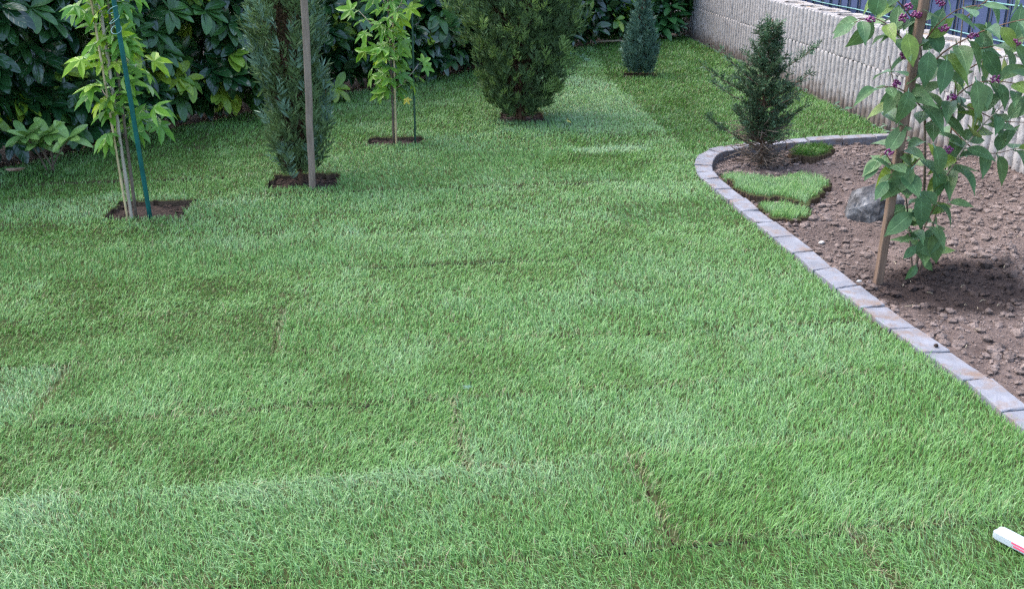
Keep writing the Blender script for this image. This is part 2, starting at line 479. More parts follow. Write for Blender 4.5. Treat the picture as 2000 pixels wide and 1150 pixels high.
M['berry'] = solid_mat('purple_berry', [(0.3, (0.085, 0.008, 0.050)), (0.7, (0.19, 0.018, 0.115))], 90, rough=0.25, bump=0, spec=0.6)
M['juniper'] = leaf_mat('blue_green_juniper', [(0.092, 0.148, 0.054), (0.135, 0.205, 0.082), (0.070, 0.114, 0.040)], rough=0.6, spec=0.3, transl=0.1, noise=5)
M['juniper_tip'] = leaf_mat('pale_juniper_tip', [(0.13, 0.21, 0.14), (0.10, 0.17, 0.11)], rough=0.6, spec=0.3, transl=0.1)
M['cypress'] = leaf_mat('green_cypress', [(0.058, 0.102, 0.036), (0.085, 0.142, 0.050), (0.046, 0.082, 0.032)], rough=0.6, spec=0.3, transl=0.1, noise=4)
M['cypress_tip'] = leaf_mat('fresh_cypress_tip', [(0.13, 0.21, 0.055), (0.17, 0.25, 0.08)], rough=0.55, spec=0.3, transl=0.15)
M['cypress_brown'] = leaf_mat('brown_cypress', [(0.060, 0.038, 0.022), (0.095, 0.060, 0.034)], rough=0.8, spec=0.1, transl=0.0)
M['blue_cypress'] = leaf_mat('blue_cypress', [(0.065, 0.130, 0.090), (0.095, 0.175, 0.120), (0.045, 0.098, 0.068)], rough=0.6, spec=0.3, transl=0.1)
M['fir'] = leaf_mat('dark_fir', [(0.042, 0.078, 0.038), (0.060, 0.105, 0.050), (0.075, 0.12, 0.055)], rough=0.55, spec=0.3, transl=0.1)
M['fir_tip'] = leaf_mat('pale_fir_tip', [(0.12, 0.21, 0.11), (0.08, 0.16, 0.08)], rough=0.55, spec=0.3, transl=0.1)
M['corner'] = leaf_mat('corner_leaf', [(0.030, 0.110, 0.030), (0.045, 0.15, 0.042)], rough=0.4, spec=0.4, transl=0.15)
M['corner_grey'] = leaf_mat('grey_green_leaf', [(0.06, 0.13, 0.075), (0.08, 0.16, 0.09)], rough=0.5, spec=0.3, transl=0.15)

# ------------------------------------------------------------------ lines of the place
KZ = 0.020                                # top of the edging stones above the lawn
KP = [((1962, 801), (2006, 796)), ((1886, 741), (1936, 737)), ((1803, 688), (1857, 684)), ((1741, 642), (1789, 638)), ((1683, 600), (1731, 596)),
      ((1635, 562), (1677, 558)), ((1590, 527), (1626, 523)), ((1549, 493), (1588, 490)), ((1510, 464), (1550, 461)),
      ((1477, 436), (1515, 433)), ((1448, 412), (1482, 410)), ((1423, 390), (1456, 387)), ((1398, 369), (1430, 366)),
      ((1373, 349), (1405, 346)), ((1361, 336), (1393, 335)), ((1357, 322), (1391, 323)), ((1358, 311), (1393, 313)),
      ((1367, 301), (1398, 305)), ((1384, 292), (1407, 298)), ((1410, 286), (1423, 293)), ((1430, 282), (1441, 289.5)),
      ((1450, 280), (1459, 287)), ((1484, 276.5), (1492, 283.5)), ((1530, 272), (1537, 279)), ((1573, 268.5), (1580, 275.5)), ((1640, 264.5), (1647, 271)),
      ((1704, 261), (1712, 267)), ((1738, 259), (1746, 264.5))]
kerb = []
for a, b in KP:
    pa, pb = P(*a, KZ)[:2], P(*b, KZ)[:2]
    mid = (pa + pb) / 2
    w = pb - pa
    l = np.linalg.norm(w)
    kerb.append([mid, w / l, max(0.104, min(l, 0.128))])
d0 = kerb[0][0] - kerb[1][0]
d0 = d0 / np.linalg.norm(d0)
for q in range(1, 8):                     # stones that run on past the frame
    kerb.insert(0, [kerb[0][0] + d0 * 0.25, kerb[0][1], kerb[0][2]])
kerb_out = [k[0] - k[1] * k[2] / 2 for k in kerb]
kerb_in = [k[0] + k[1] * k[2] / 2 for k in kerb]

WA, WB = P(1340, 70)[:2], P(1735, 252)[:2]
WD = (WB - WA) / np.linalg.norm(WB - WA)  # along the wall towards the camera
WN = np.array((-WD[1], WD[0]))            # out of the back of the wall (towards +X)
if WN[0] < 0:
    WN = -WN


def wallp(s, off=0.0):
    return WA + WD * s + WN * off


WLEN = np.linalg.norm(WB - WA)
hedge_px = [(10, 326), (380, 241), (520, 214), (730, 173), (945, 135), (1030, 116), (1110, 97), (1165, 86), (1220, 79), (1345, 69)]
hedge = [P(*q)[:2] for q in hedge_px]
h0 = hedge[0] - hedge[1]
h0 = h0 / np.linalg.norm(h0)
hedge.insert(0, hedge[0] + h0 * 2.2)
lawn_poly = [np.array((-2.9, 1.45))] + [np.array((kerb_out[0][0] - 0.004, 1.45))] + [k for k in kerb_out if k[1] > 1.45] + \
            [wallp(WLEN + 0.02, -0.05), wallp(0, -0.05)] + hedge[::-1]

PITS = []                                 # soil squares cut out round each plant: centre, half width, half depth, turn
for px, py, hw, hd, rot in ((292, 409, 0.225, 0.195, 0.10), (594, 354, 0.225, 0.19, 0.05), (772, 274, 0.205, 0.14, 0.03),
                            (1019, 227, 0.195, 0.20, 0.02), (1251, 146.5, 0.185, 0.13, 0.0)):
    PITS.append((P(px, py)[:2], hw, hd, rot))


def in_pit(x, y, grow=0.0):
    r = np.zeros(len(x), bool)
    for c, hw, hd, rot in PITS:
        dx, dy = x - c[0], y - c[1]
        u = dx * math.cos(rot) + dy * math.sin(rot)
        v = -dx * math.sin(rot) + dy * math.cos(rot)
        wob = 0.055 * (fbm(x * 14, y * 14, 5, 3) - 0.5)
        r |= (np.abs(u) < hw + grow + wob) & (np.abs(v) < hd + grow + wob)
    return r


# ------------------------------------------------------------------ ground sheet
gm = mesh_np('ground', [(-80, -40, -0.075), (80, -40, -0.075), (80, 120, -0.075), (-80, 120, -0.075)], [[(0, 1, 2, 3)]], [M['outer_soil']])
tag(link('ground', gm), 'bare dark soil ground under the garden', None, kind='structure')

# ------------------------------------------------------------------ lawn of laid turf strips
TD = np.array((0.991, 0.1333)); TN = np.array((-0.1333, 0.991))
ROW0, ROWW = 2.616, 0.4836
FAR_ROW = 11
SEAM = {-3: 0.2, -2: 1.24, -1: 0.735, 0: 0.207, 1: -1.235, 2: -0.47, 3: 0.9, 4: -0.2, 5: 1.3, 6: 0.5, 7: -0.9, 8: 0.35, 9: 1.25, 10: 0.1}
SLEN = 2.5
# how each strip lies: the nap (direction the blades lean) and its tone, by row
strip_style = {}


def style(row, colm):
    k = (row, colm)
    if k not in strip_style:
        r = random.Random(row * 101 + colm * 7 + 3)
        strip_style[k] = (r.uniform(-0.07, 0.07), r.choice([0.4, 0.9, 1.3, 2.2]) + r.uniform(-0.3, 0.3), r.uniform(0.65, 0.9), r.uniform(0.92, 1.1))
    return strip_style[k]


# tone (sod colour plus painted-in light and shade of the nap), azimuth of the nap (0 = +X, pi/2 = away from the camera), lean
strip_style[(-1, -1)] = (0.04, 2.3, 0.85, 1.1)
strip_style[(-1, 0)] = (-0.04, 0.9, 0.7, 1.1)
strip_style[(-2, 0)] = (-0.02, 2.6, 0.8, 1.1)
strip_style[(-2, 1)] = (0.02, 1.2, 0.7, 1.0)
strip_style[(-2, -1)] = (-0.02, 2.4, 0.8, 1.0)
strip_style[(0, -1)] = (-0.08, 0.8, 0.85, 1.0)
strip_style[(0, 0)] = (0.05, 1.4, 0.75, 1.0)
strip_style[(1, -1)] = (0.12, 2.0, 0.8, 0.9)
strip_style[(1, 0)] = (0.00, 1.0, 0.8, 1.0)
strip_style[(2, -1)] = (-0.10, 0.6, 0.9, 1.0)
strip_style[(2, 0)] = (0.02, 1.3, 0.75, 1.05)
strip_style[(3, -1)] = (-0.06, 0.5, 0.9, 1.0)
strip_style[(3, 0)] = (0.05, 1.5, 0.8, 1.0)

OVER = [  # patches of lawn with their own nap, its light and shade partly painted as tone: outline (pixels), tone, azimuth, lean
    ([(985, 165), (1080, 148), (1190, 160), (1232, 192), (1303, 262), (1180, 264), (1090, 250), (960, 262), (985, 215)], 0.16, 1.6, 0.85),
    ([(1120, 290), (1180, 284), (1268, 280), (1272, 294), (1200, 302), (1135, 308)], 0.40, 1.55, 1.0),
    ([(1170, 262), (1300, 262), (1262, 281), (1120, 288), (1100, 272)], -0.06, 0.1, 0.65),
    ([(1070, 306), (1290, 296), (1352, 320), (1350, 338), (1060, 342)], -0.05, 0.0, 0.65),
    ([(1232, 192), (1190, 160), (1150, 70), (1400, 70), (1735, 255), (1420, 278), (1350, 300), (1303, 262)], -0.36, 0.3, 0.50),
    ([(720, 250), (900, 160), (1150, 90), (1150, 130), (985, 160), (960, 262)], -0.05, 0.6, 0.8),
    ([(0, 340), (520, 220), (540, 330), (240, 380), (0, 400)], -0.10, 0.6, 0.8),
    ([(0, 400), (240, 375), (240, 425), (0, 450)], 0.10, 1.7, 0.8),
]
OVER = [([P(*q)[:2] for q in poly], t, a, l) for poly, t, a, l in OVER]


ADD = [([(-80, 440), (400, 440), (540, 520), (530, 620), (500, 900), (-80, 960)], -0.07), ([(-80, 720), (130, 715), (70, 815), (-80, 830)], 0.16),
       ([(300, 380), (1340, 345), (1400, 372), (1500, 470), (300, 480)], 0.05), ([(1000, 560), (1560, 520), (2000, 850), (2000, 1000), (1300, 900)], 0.05),
       ([(0, 800), (500, 760), (880, 780), (880, 900), (0, 970)], -0.05), ([(550, 600), (900, 560), (900, 640), (560, 690)], -0.06), ([(300, 520), (700, 505), (1000, 540), (700, 560), (300, 545)], 0.07)]
ADD = [([P(*q)[:2] for q in poly], t) for poly, t in ADD]


def lawn_ok(x, y):
    return inside(x, y, lawn_poly) & ~in_pit(x, y)


def ground_z(x, y):
    return 0.018 * (fbm(x * 1.1, y * 1.1, 11, 3) - 0.5) + 0.008 * (vnoise(x * 6, y * 6, 4) - 0.5)


def blades(x, y, az, lean, length, width, tone, dry, z0=None):
    """verts, tris, attributes for grass blades rooted at x, y"""
    n = len(x)
    z = ground_z(x, y) if z0 is None else z0
    base = np.stack([x, y, z - 0.004], 1)
    dx, dy = np.cos(az), np.sin(az)
    tw = az + math.pi / 2 + rng.normal(0, 0.5, n)
    side = np.stack([np.cos(tw), np.sin(tw), np.zeros(n)], 1) * (width * 0.5)[:, None]
    l1 = lean * 0.65
    l2 = np.minimum(lean * 1.45, 1.75)
    m = base + np.stack([dx * np.sin(l1), dy * np.sin(l1), np.cos(l1)], 1) * (length * 0.5)[:, None]
    t = m + np.stack([dx * np.sin(l2), dy * np.sin(l2), np.cos(l2)], 1) * (length * 0.5)[:, None]
    V = np.empty((n, 5, 3), np.float32)
    V[:, 0] = base - side; V[:, 1] = base + side
    V[:, 2] = m + side * 0.85; V[:, 3] = m - side * 0.85
    V[:, 4] = t
    i = (np.arange(n, dtype=np.int32) * 5)[:, None]
    T = np.concatenate([i + np.array([[0, 1, 2]]), i + np.array([[0, 2, 3]]), i + np.array([[3, 2, 4]])], 0)
    return V.reshape(-1, 3), T, {'tone': np.repeat(tone, 5), 'dry': np.repeat(dry, 5)}


def scatter(y0, y1, dens, wid, lsc):
    xm = 0.60 * y1 + 0.9
    n = int((y1 - y0) * 2 * xm * dens)
    x = rng.uniform(-xm, xm, n); y = rng.uniform(y0, y1, n)
    k = np.abs(x) < 0.60 * y + 0.75
    x, y = x[k], y[k]
    k = lawn_ok(x, y)
    x, y = x[k], y[k]
    return x, y, np.full(len(x), wid), np.full(len(x), lsc)


bands = [(1.45, 2.6, 23000, 0.0021, 1.0), (2.6, 3.6, 20000, 0.0023, 1.0), (3.6, 5.0, 13500, 0.0028, 1.0), (5.0, 7.0, 8500, 0.0038, 1.0),
         (7.0, 9.5, 5600, 0.0050, 1.0), (9.5, 12.5, 3600, 0.0066, 1.05), (12.5, 15.5, 2200, 0.0095, 1.1)]
S = [scatter(*b) for b in bands]
gx, gy, gw, gl = [np.concatenate([s[i] for s in S]) for i in range(4)]
gs = gx * TD[0] + gy * TD[1]
gn = gx * TN[0] + gy * TN[1]
row = np.floor((gn - ROW0) / ROWW).astype(int)
row = np.minimum(row, FAR_ROW)
seam = np.zeros(len(gx)); 
for r in range(-6, FAR_ROW + 1):
    seam[row == r] = SEAM.get(r, 0.0)
colf = (gs - seam) / SLEN
colm = np.floor(colf).astype(int)
# bare joints between the strips
jn = (gn - ROW0) / ROWW; jn = np.abs(jn - np.round(jn)) * ROWW
jc = np.where(np.round(colf) == 0, np.abs(colf - np.round(colf)) * SLEN, 9.0)
wobj = 0.014 * (vnoise(gs * 16, gn * 16, 21))
near_row = row < FAR_ROW
keep = ~(near_row & ((jc < np.where(row < 3, 0.001 + 1.3 * wobj, 0.0)) | (jn < np.where(row < 4, 0.003 + 0.6 * wobj, 0.002 + 0.3 * wobj))))
keep |= rng.random(len(gx)) < 0.22
gx, gy, gw, gl, gs, gn, row, colm, jn, jc = [a[keep] for a in (gx, gy, gw, gl, gs, gn, row, colm, jn, jc)]
n = len(gx)
tone = np.zeros(n); az = np.zeros(n); lean = np.zeros(n); lsc = np.ones(n)
farm = row >= FAR_ROW
colm[farm] = 0
for r, c in {(a, b) for a, b in zip(row.tolist(), colm.tolist())}:
    k = (row == r) & (colm == c)
    t, a, l, s_ = style(r, c) if r < FAR_ROW else (0.0, 0.9, 0.75, 1.0)
    tone[k], az[k], lean[k], lsc[k] = t, a, l, s_
lean_o = lean.copy()
for poly, t, a, l in OVER:
    k = inside(gx + 0.06 * (vnoise(gx * 8, gy * 8, 61) - 0.5) + rng.normal(0, 0.02, n), gy + rng.normal(0, 0.04, n) + 0.10 * (vnoise(gx * 8, gy * 8, 71) - 0.5), poly)
    tone[k], az[k], lean[k] = t, a, l
nz1 = fbm(gs * 1.3, gn * 3.2, 31, 3) - 0.5
nz2 = fbm(gx * 5.0, gy * 5.0, 41, 3) - 0.5
nz3 = fbm(gx * 2.0, gy * 2.0, 51, 2) - 0.5
nz4 = np.clip((fbm(gs * 2.2, gn * 4.0, 47, 3) - 0.5) * 2.2, -0.5, 0.5)
nz5 = fbm(gx * 9.0, gy * 9.0, 57, 2) - 0.5
tone = 0.33 + 0.9 * tone + 0.16 * nz1 + 0.20 * nz2 + 0.10 * nz4 + 0.22 * nz5
for poly, t in ADD:
    tone = tone + 0.7 * t * inside(gx + 0.25 * (vnoise(gx * 3, gy * 3, 63) - 0.5), gy + 0.25 * (vnoise(gx * 3, gy * 3, 73) - 0.5) + rng.normal(0, 0.06, n), poly)
lip = (row == -1) & (gn > ROW0 - 0.2) & (gs < 0.5)      # pale flattened edge of the strip nearest the camera
tone = tone + np.where(lip, 0.13 * np.exp(-((ROW0 - gn) / 0.06) ** 2), 0)
lean = np.where(lip, lean + 0.35 * np.exp(-((ROW0 - gn) / 0.07) ** 2), lean)
tone = np.clip(tone + rng.normal(0, 0.07, n), 0.0, 0.66)
az = az + 1.3 * nz3 + 1.1 * nz2 + rng.normal(0, 0.85, n)
lean = np.clip(lean + 0.10 + 0.5 * nz2 + rng.normal(0, 0.30, n), 0.05, 1.4)
length = gl * lsc * np.clip(rng.normal(0.028, 0.010, n), 0.010, 0.075) * (1 + 0.8 * nz2) * np.interp(gy, [2.5, 5.0, 9.0], [1.12, 0.92, 1.05])
width = gw * rng.uniform(0.6, 1.45, n)
jd = np.exp(-(jc / 0.022) ** 2) * 0.55 + np.exp(-(jn / 0.016) ** 2) * 0.30 * (vnoise(gs * 3.0, gn * 3.0, 23) > 0.45)
jd = np.where(row < 3, jd, 0.15 * jd)
dry = ((rng.random(n) < 0.018 + 0.16 * np.clip(nz1, 0, 1) + jd * (~farm)) * rng.uniform(0.4, 1.0, n))

def strip_z(r, c):
    if r >= FAR_ROW:
        return 0.0
    fixed = {(-1, -1): 0.010, (-1, 0): 0.012, (0, -1): -0.004, (0, 0): 0.0, (1, -1): -0.005, (1, 0): 0.002, (2, -1): -0.002, (2, 0): 0.003, (-2, -1): 0.009, (-2, 0): 0.011, (-2, 1): 0.011, (-3, 0): 0.011, (-3, -1): 0.009, (-3, 1): 0.011}
    return fixed.get((r, c), random.Random(r * 31 + c * 17).uniform(-0.006, 0.006))


gz = np.zeros(n)
for r, c in {(a, b) for a, b in zip(row.tolist(), colm.tolist())}:
    gz[(row == r) & (colm == c)] = strip_z(r, c)


def slab(name, mask_fn, u0, u1, v0, v1, cell, to_xy, top=0.0, thick=0.045, mats=None):
    """a turf slab: a grid of small cells with its own cut edge"""
    nu, nv = max(1, int(round((u1 - u0) / cell))), max(1, int(round((v1 - v0) / cell)))
    U, Vv = np.meshgrid(np.linspace(u0, u1, nu + 1), np.linspace(v0, v1, nv + 1), indexing='ij')
    cu = (U[:-1, :-1] + U[1:, 1:]) / 2; cv = (Vv[:-1, :-1] + Vv[1:, 1:]) / 2
    X, Y = to_xy(cu.ravel(), cv.ravel())
    mk = mask_fn(X, Y).reshape(nu, nv)
    if not mk.any():
        return None
    X, Y = to_xy(U.ravel(), Vv.ravel())
    zt = ground_z(X, Y) + top - 0.006
    idx = np.arange((nu + 1) * (nv + 1)).reshape(nu + 1, nv + 1)
    nvert = idx.size
    verts = np.concatenate([np.stack([X, Y, zt], 1), np.stack([X, Y, zt - thick], 1)], 0)
    q = np.stack([idx[:-1, :-1], idx[1:, :-1], idx[1:, 1:], idx[:-1, 1:]], -1)[mk]
    pad = np.pad(mk, 1)
    sides = []
    for du, dv, a, b in ((-1, 0, (0, 0), (0, 1)), (1, 0, (1, 1), (1, 0)), (0, -1, (1, 0), (0, 0)), (0, 1, (0, 1), (1, 1))):
        nb = pad[1 + du:1 + du + nu, 1 + dv:1 + dv + nv]
        e = mk & ~nb
        ia = idx[a[0]:a[0] + nu, a[1]:a[1] + nv][e]; ib = idx[b[0]:b[0] + nu, b[1]:b[1] + nv][e]
        sides.append(np.stack([ib, ia, ia + nvert, ib + nvert], -1))
    sides = np.concatenate(sides)
    used, inv = np.unique(np.concatenate([q.ravel(), sides.ravel()]), return_inverse=True)
    q2 = inv[:q.size].reshape(-1, 4); s2 = inv[q.size:].reshape(-1, 4)
    mi = np.concatenate([np.zeros(len(q2)), np.ones(len(s2))])
    return mesh_np(name, verts[used], [np.concatenate([q2, s2])], mats or [M['thatch'], M['sod_soil']], mi)


def st_xy(s, nn):
    return s * TD[0] + nn * TN[0], s * TD[1] + nn * TN[1]


far_n = ROW0 + FAR_ROW * ROWW
lawn_me = slab('lawn', lawn_ok, -4.0, 6.0, far_n + 0.004, 16.0, 0.05, st_xy)
lawn = link('lawn', lawn_me)
tag(lawn, 'freshly laid green lawn of turf strips across the garden', None, kind='structure')
for r, c in sorted({(a, b) for a, b in zip(row.tolist(), colm.tolist())}):
    k = (row == r) & (colm == c)
    if k.sum() < 60:
        continue
    V, T, A = blades(gx[k], gy[k], az[k], lean[k], length[k], width[k], tone[k], dry[k], z0=ground_z(gx[k], gy[k]) + gz[k])
    if r < FAR_ROW:
        s0 = SEAM.get(r, 0.0) + c * SLEN
        sm = gs[k]
        me = slab('turf_strip', lawn_ok, max(s0 + 0.0025, sm.min() - 0.02), min(s0 + SLEN - 0.0025, sm.max() + 0.02), ROW0 + r * ROWW + 0.004, ROW0 + (r + 1) * ROWW - 0.004, 0.03, st_xy, top=strip_z(r, c))
        if me is None:
            continue
        par = link('turf_strip', me, lawn)
    else:
        par = lawn
    g = link('grass', mesh_np('grass', V, [T], [M['grass']], attrs=A), par)
    g['kind'] = 'stuff'

# ------------------------------------------------------------------ soil in the cut squares
ICO = None


def ico_arrays(sub=1):
    bm = bmesh.new()
    bmesh.ops.create_icosphere(bm, subdivisions=sub, radius=1.0)
    v = np.array([q.co[:] for q in bm.verts]); f = np.array([[q.index for q in fc.verts] for fc in bm.faces])
    bm.free()
    return v, f


ICO1 = ico_arrays(1)


def clods(x, y, z, r, flat=0.7):
    n = len(x)
    v, f = ICO1
    V = v[None] * (1 + rng.uniform(-0.32, 0.32, (n, len(v), 1)))
    V = V * (r[:, None, None] * np.stack([rng.uniform(0.8, 1.3, n), rng.uniform(0.8, 1.2, n), rng.uniform(flat * 0.7, flat * 1.2, n)], 1)[:, None, :])
    a = rng.uniform(0, 6.28, n); ca, sa = np.cos(a)[:, None], np.sin(a)[:, None]
    X = V[:, :, 0] * ca - V[:, :, 1] * sa; Y = V[:, :, 0] * sa + V[:, :, 1] * ca
    V = np.stack([X + x[:, None], Y + y[:, None], V[:, :, 2] + z[:, None]], 2)
    T = f[None] + (np.arange(n) * len(v))[:, None, None]
    return V.reshape(-1, 3), T.reshape(-1, 3)


pit_names = ['square patch of bare soil cut round the sweetgum with the teal stake', 'square patch of bare soil cut round the slender staked conifer',
             'square patch of bare soil cut round the sweetgum with the yellow leaf', 'square patch of bare soil cut round the broad bushy conifer',
             'small patch of bare soil cut round the little blue conifer']
for (c, hw, hd, rot), lab in zip(PITS, pit_names):
    g_ = 20
    U, Vv = np.meshgrid(np.linspace(-hw - 0.03, hw + 0.03, g_), np.linspace(-hd - 0.03, hd + 0.03, g_), indexing='ij')
    x = c[0] + U * math.cos(rot) - Vv * math.sin(rot); y = c[1] + U * math.sin(rot) + Vv * math.cos(rot)
    z = -0.040 + 0.03 * (fbm(x * 12, y * 12, 3, 3) - 0.5) + 0.02 * np.exp(-((U / hw) ** 2 + (Vv / hd) ** 2) * 2)
    idx = np.arange(g_ * g_).reshape(g_, g_)
    q = np.stack([idx[:-1, :-1], idx[1:, :-1], idx[1:, 1:], idx[:-1, 1:]], -1).reshape(-1, 4)
    pit = link('soil_patch', mesh_np('soil_patch', np.stack([x, y, z], -1).reshape(-1, 3), [q], [M['dark_soil']], smooth=True))
    tag(pit, lab, None, kind='structure')
    m = 160
    cx = c[0] + rng.uniform(-hw, hw, m); cy = c[1] + rng.uniform(-hd, hd, m)
    V, T = clods(cx, cy, np.full(m, -0.034), rng.uniform(0.006, 0.022, m))
    cl = link('clods', mesh_np('clods', V, [T], [M['dark_soil']]), pit)
    cl['kind'] = 'stuff'

# ------------------------------------------------------------------ planting bed
bed_poly = [k for k in kerb_in] + [wallp(WLEN + 0.1, 0.06), wallp(WLEN + 9.0, 0.06)]


def bed_z(x, y):
    b = -0.045 + 0.13 * np.clip((x - 1.9) / 1.2, 0, 1) * np.clip((7.7 - y) / 1.3, 0, 1) + 0.02 * np.clip((5.6 - y) / 1.5, 0, 1)
    return b + 0.05 * (fbm(x * 2.2, y * 2.2, 81, 3) - 0.5) + 0.018 * (fbm(x * 13, y * 13, 91, 3) - 0.5) + 0.010 * (vnoise(x * 45, y * 45, 95) - 0.5)


x0, x1, y0, y1 = 1.0, 4.0, 1.2, 8.4
cs = 0.02
nu, nv = int((x1 - x0) / cs), int((y1 - y0) / cs)
U, Vv = np.meshgrid(np.linspace(x0, x1, nu + 1), np.linspace(y0, y1, nv + 1), indexing='ij')
cu = (U[:-1, :-1] + cs / 2).ravel(); cv = (Vv[:-1, :-1] + cs / 2).ravel()
cen = np.mean(np.array(bed_poly), 0)
bp_out = [k[0] + 0.02 * k[1] for k in kerb] + bed_poly[-2:]
mk = inside(cu, cv, bp_out).reshape(nu, nv)
idx = np.arange((nu + 1) * (nv + 1)).reshape(nu + 1, nv + 1)
q = np.stack([idx[:-1, :-1], idx[1:, :-1], idx[1:, 1:], idx[:-1, 1:]], -1)[mk]
used, inv = np.unique(q.ravel(), return_inverse=True)
X, Y = U.ravel()[used], Vv.ravel()[used]
bed = link('planting_bed', mesh_np('planting_bed', np.stack([X, Y, bed_z(X, Y)], 1), [inv.reshape(-1, 4)], [M['bed']], smooth=True))
tag(bed, 'bare brown soil of the curved planting bed between edging and wall', None, kind='structure')
m = 38000
cx = rng.uniform(1.0, 3.6, m); cy = rng.uniform(2.0, 8.0, m)
k = inside(cx, cy, bed_poly) & (fbm(cx * 3, cy * 3, 101, 2) + 0.4 * rng.random(m) > 0.42) & (cx < 0.56 * cy + 0.7)
cx, cy = cx[k], cy[k]
r = 0.0022 + 0.022 * rng.random(len(cx)) ** 10.0 + 0.004 * rng.random(len(cx))
big = rng.random(len(cx)) < 0.012
r[big] *= 1.7
V, T = clods(cx, cy, bed_z(cx, cy) + 0.25 * r, r)
cl = link('clods', mesh_np('clods', V, [T], [M['clod']]), bed)
cl['kind'] = 'stuff'

# ------------------------------------------------------------------ edging stones
edging = thing('garden_edging', (*kerb[8][0], 0), 'curved row of grey concrete edging stones bordering the soil bed', 'edging')
eo = np.array((*kerb[8][0], 0))
for i in range(len(kerb) - 1):
    (m0, w0, l0), (m1, w1, l1) = kerb[i], kerb[i + 1]
    d = m1 - m0
    ln = np.linalg.norm(d); d = d / ln
    g = 0.0035 + random.uniform(0, 0.003)
    l0 = l1 = (l0 + l1) / 2
    tz = KZ + random.uniform(-0.004, 0.004)
    tilt = random.uniform(-0.004, 0.004)
    yaw = random.uniform(-0.003, 0.003)
    bv = 0.005
    c = [m0 - w0 * l0 / 2 + d * g + w0 * yaw, m0 + w0 * l0 / 2 + d * g + w0 * yaw, m1 + w1 * l1 / 2 - d * g - w1 * yaw, m1 - w1 * l1 / 2 - d * g - w1 * yaw]
    ctr = sum(c) / 4
    # subdivided, slightly worn top with a chamfer
    vs, fs = [], []
    rings = [(-0.10, 0.0), (tz - bv, 0.0), (tz - bv * 0.25, bv * 0.5), (tz, bv * 1.4)]
    nseg = 6
    for z, ins in rings:
        cc = [p + (ctr - p) / np.linalg.norm(ctr - p) * ins for p in c]
        for e in range(4):
            a, b = cc[e], cc[(e + 1) % 4]
            for s in range(nseg):
                p = a + (b - a) * s / nseg
                wob = random.uniform(-0.0016, 0.0016) if z > 0 else 0
                out = (p - ctr) / np.linalg.norm(p - ctr)
                p = p + out * wob
                vs.append((p[0] - eo[0], p[1] - eo[1], z + (tilt * ((p - ctr) @ w0) / 0.05 if z > 0 else 0) + (random.uniform(-0.0008, 0.0008) if z > 0 else 0)))
    nr = 4 * nseg
    for a in range(len(rings) - 1):
        for j in range(nr):
            fs.append((a * nr + j, a * nr + (j + 1) % nr, (a + 1) * nr + (j + 1) % nr, (a + 1) * nr + j))
    vs.append((ctr[0] - eo[0], ctr[1] - eo[1], tz - 0.0005))
    for j in range(nr):
        fs.append((3 * nr + j, 3 * nr + (j + 1) % nr, len(vs) - 1))
    mb = MB(); mb.add(vs, fs)
    mb.build('edging_stone', M['kerb'], edging)

# ------------------------------------------------------------------ block wall
BL, BH, BD = 0.48, 0.332, 0.32
wall_n = int((WLEN + 6.0) / BL) + 2
wall = thing('block_wall', (*wallp(WLEN), 0), 'low wall of ribbed grey concrete planter blocks along the lawn', 'wall')
wo_ = np.array((*wallp(WLEN), 0))


def block_mesh(seed, top):
    """one planter block: x along the wall 0..BL, y from the ribbed front (0) to the back, z 0..BH; open oval hollow"""
    r = np.random.default_rng(seed)
    ribs, per = 5, 8
    loop = []
    for i in range(ribs * per + 1):
        u = i / (ribs * per)
        ph = (u * ribs) % 1.0
        yy = -0.055 * (1 - abs(2 * ph - 1) ** 5)
        xx = 0.003 + u * (BL - 0.006)
        loop.append((xx, yy + 0.055))
    nf = len(loop)
    loop += [(BL - 0.003, BD * 0.5), (BL - 0.02, BD - 0.02), (BL * 0.75, BD), (BL * 0.5, BD), (BL * 0.25, BD), (0.02, BD - 0.02), (0.003, BD * 0.5)]
    nl = len(loop)
    zs = [0.0, 0.012] + [BH * t for t in (0.12, 0.22, 0.32, 0.42, 0.52, 0.62, 0.72, 0.82, 0.91)] + [BH - 0.010, BH]
    vs, fs = [], []
    for a, z in enumerate(zs):
        edge = 0.003 if a in (0, len(zs) - 1) else 0.0
        for j, (x, y) in enumerate(loop):
            front = j < nf
            dy = (r.normal(0, 0.0018) + edge) if front else 0
            vs.append((x, y + dy, z + (r.normal(0, 0.002) if a == len(zs) - 1 else 0)))
    for a in range(len(zs) - 1):
        for j in range(nl):
            fs.append((a * nl + j, a * nl + (j + 1) % nl, (a + 1) * nl + (j + 1) % nl, (a + 1) * nl + j))
    # top annulus and hollow
    cx, cy, ra, rb = BL / 2, BD * 0.53, BL * 0.39, BD * 0.30
    b0 = len(vs)
    for z in (BH - 0.001, BH - 0.09):
        for (x, y) in loop:
            t = math.atan2((y - cy) / rb, (x - cx) / ra)
            vs.append((cx + ra * math.cos(t), cy + rb * math.sin(t), z))
    last = (len(zs) - 1) * nl
    for j in range(nl):
        k2 = (j + 1) % nl
        fs.append((last + j, last + k2, b0 + k2, b0 + j))
        fs.append((b0 + j, b0 + k2, b0 + nl + k2, b0 + nl + j))
    me = bpy.data.meshes.new('planter_block')
    me.from_pydata(vs, [], fs)
    me.polygons.foreach_set('use_smooth', [len(set(f_)) == 4 and max(f_) < len(zs) * nl for f_ in fs])
    me.materials.append(M['wall'])
    me.update()
    return me


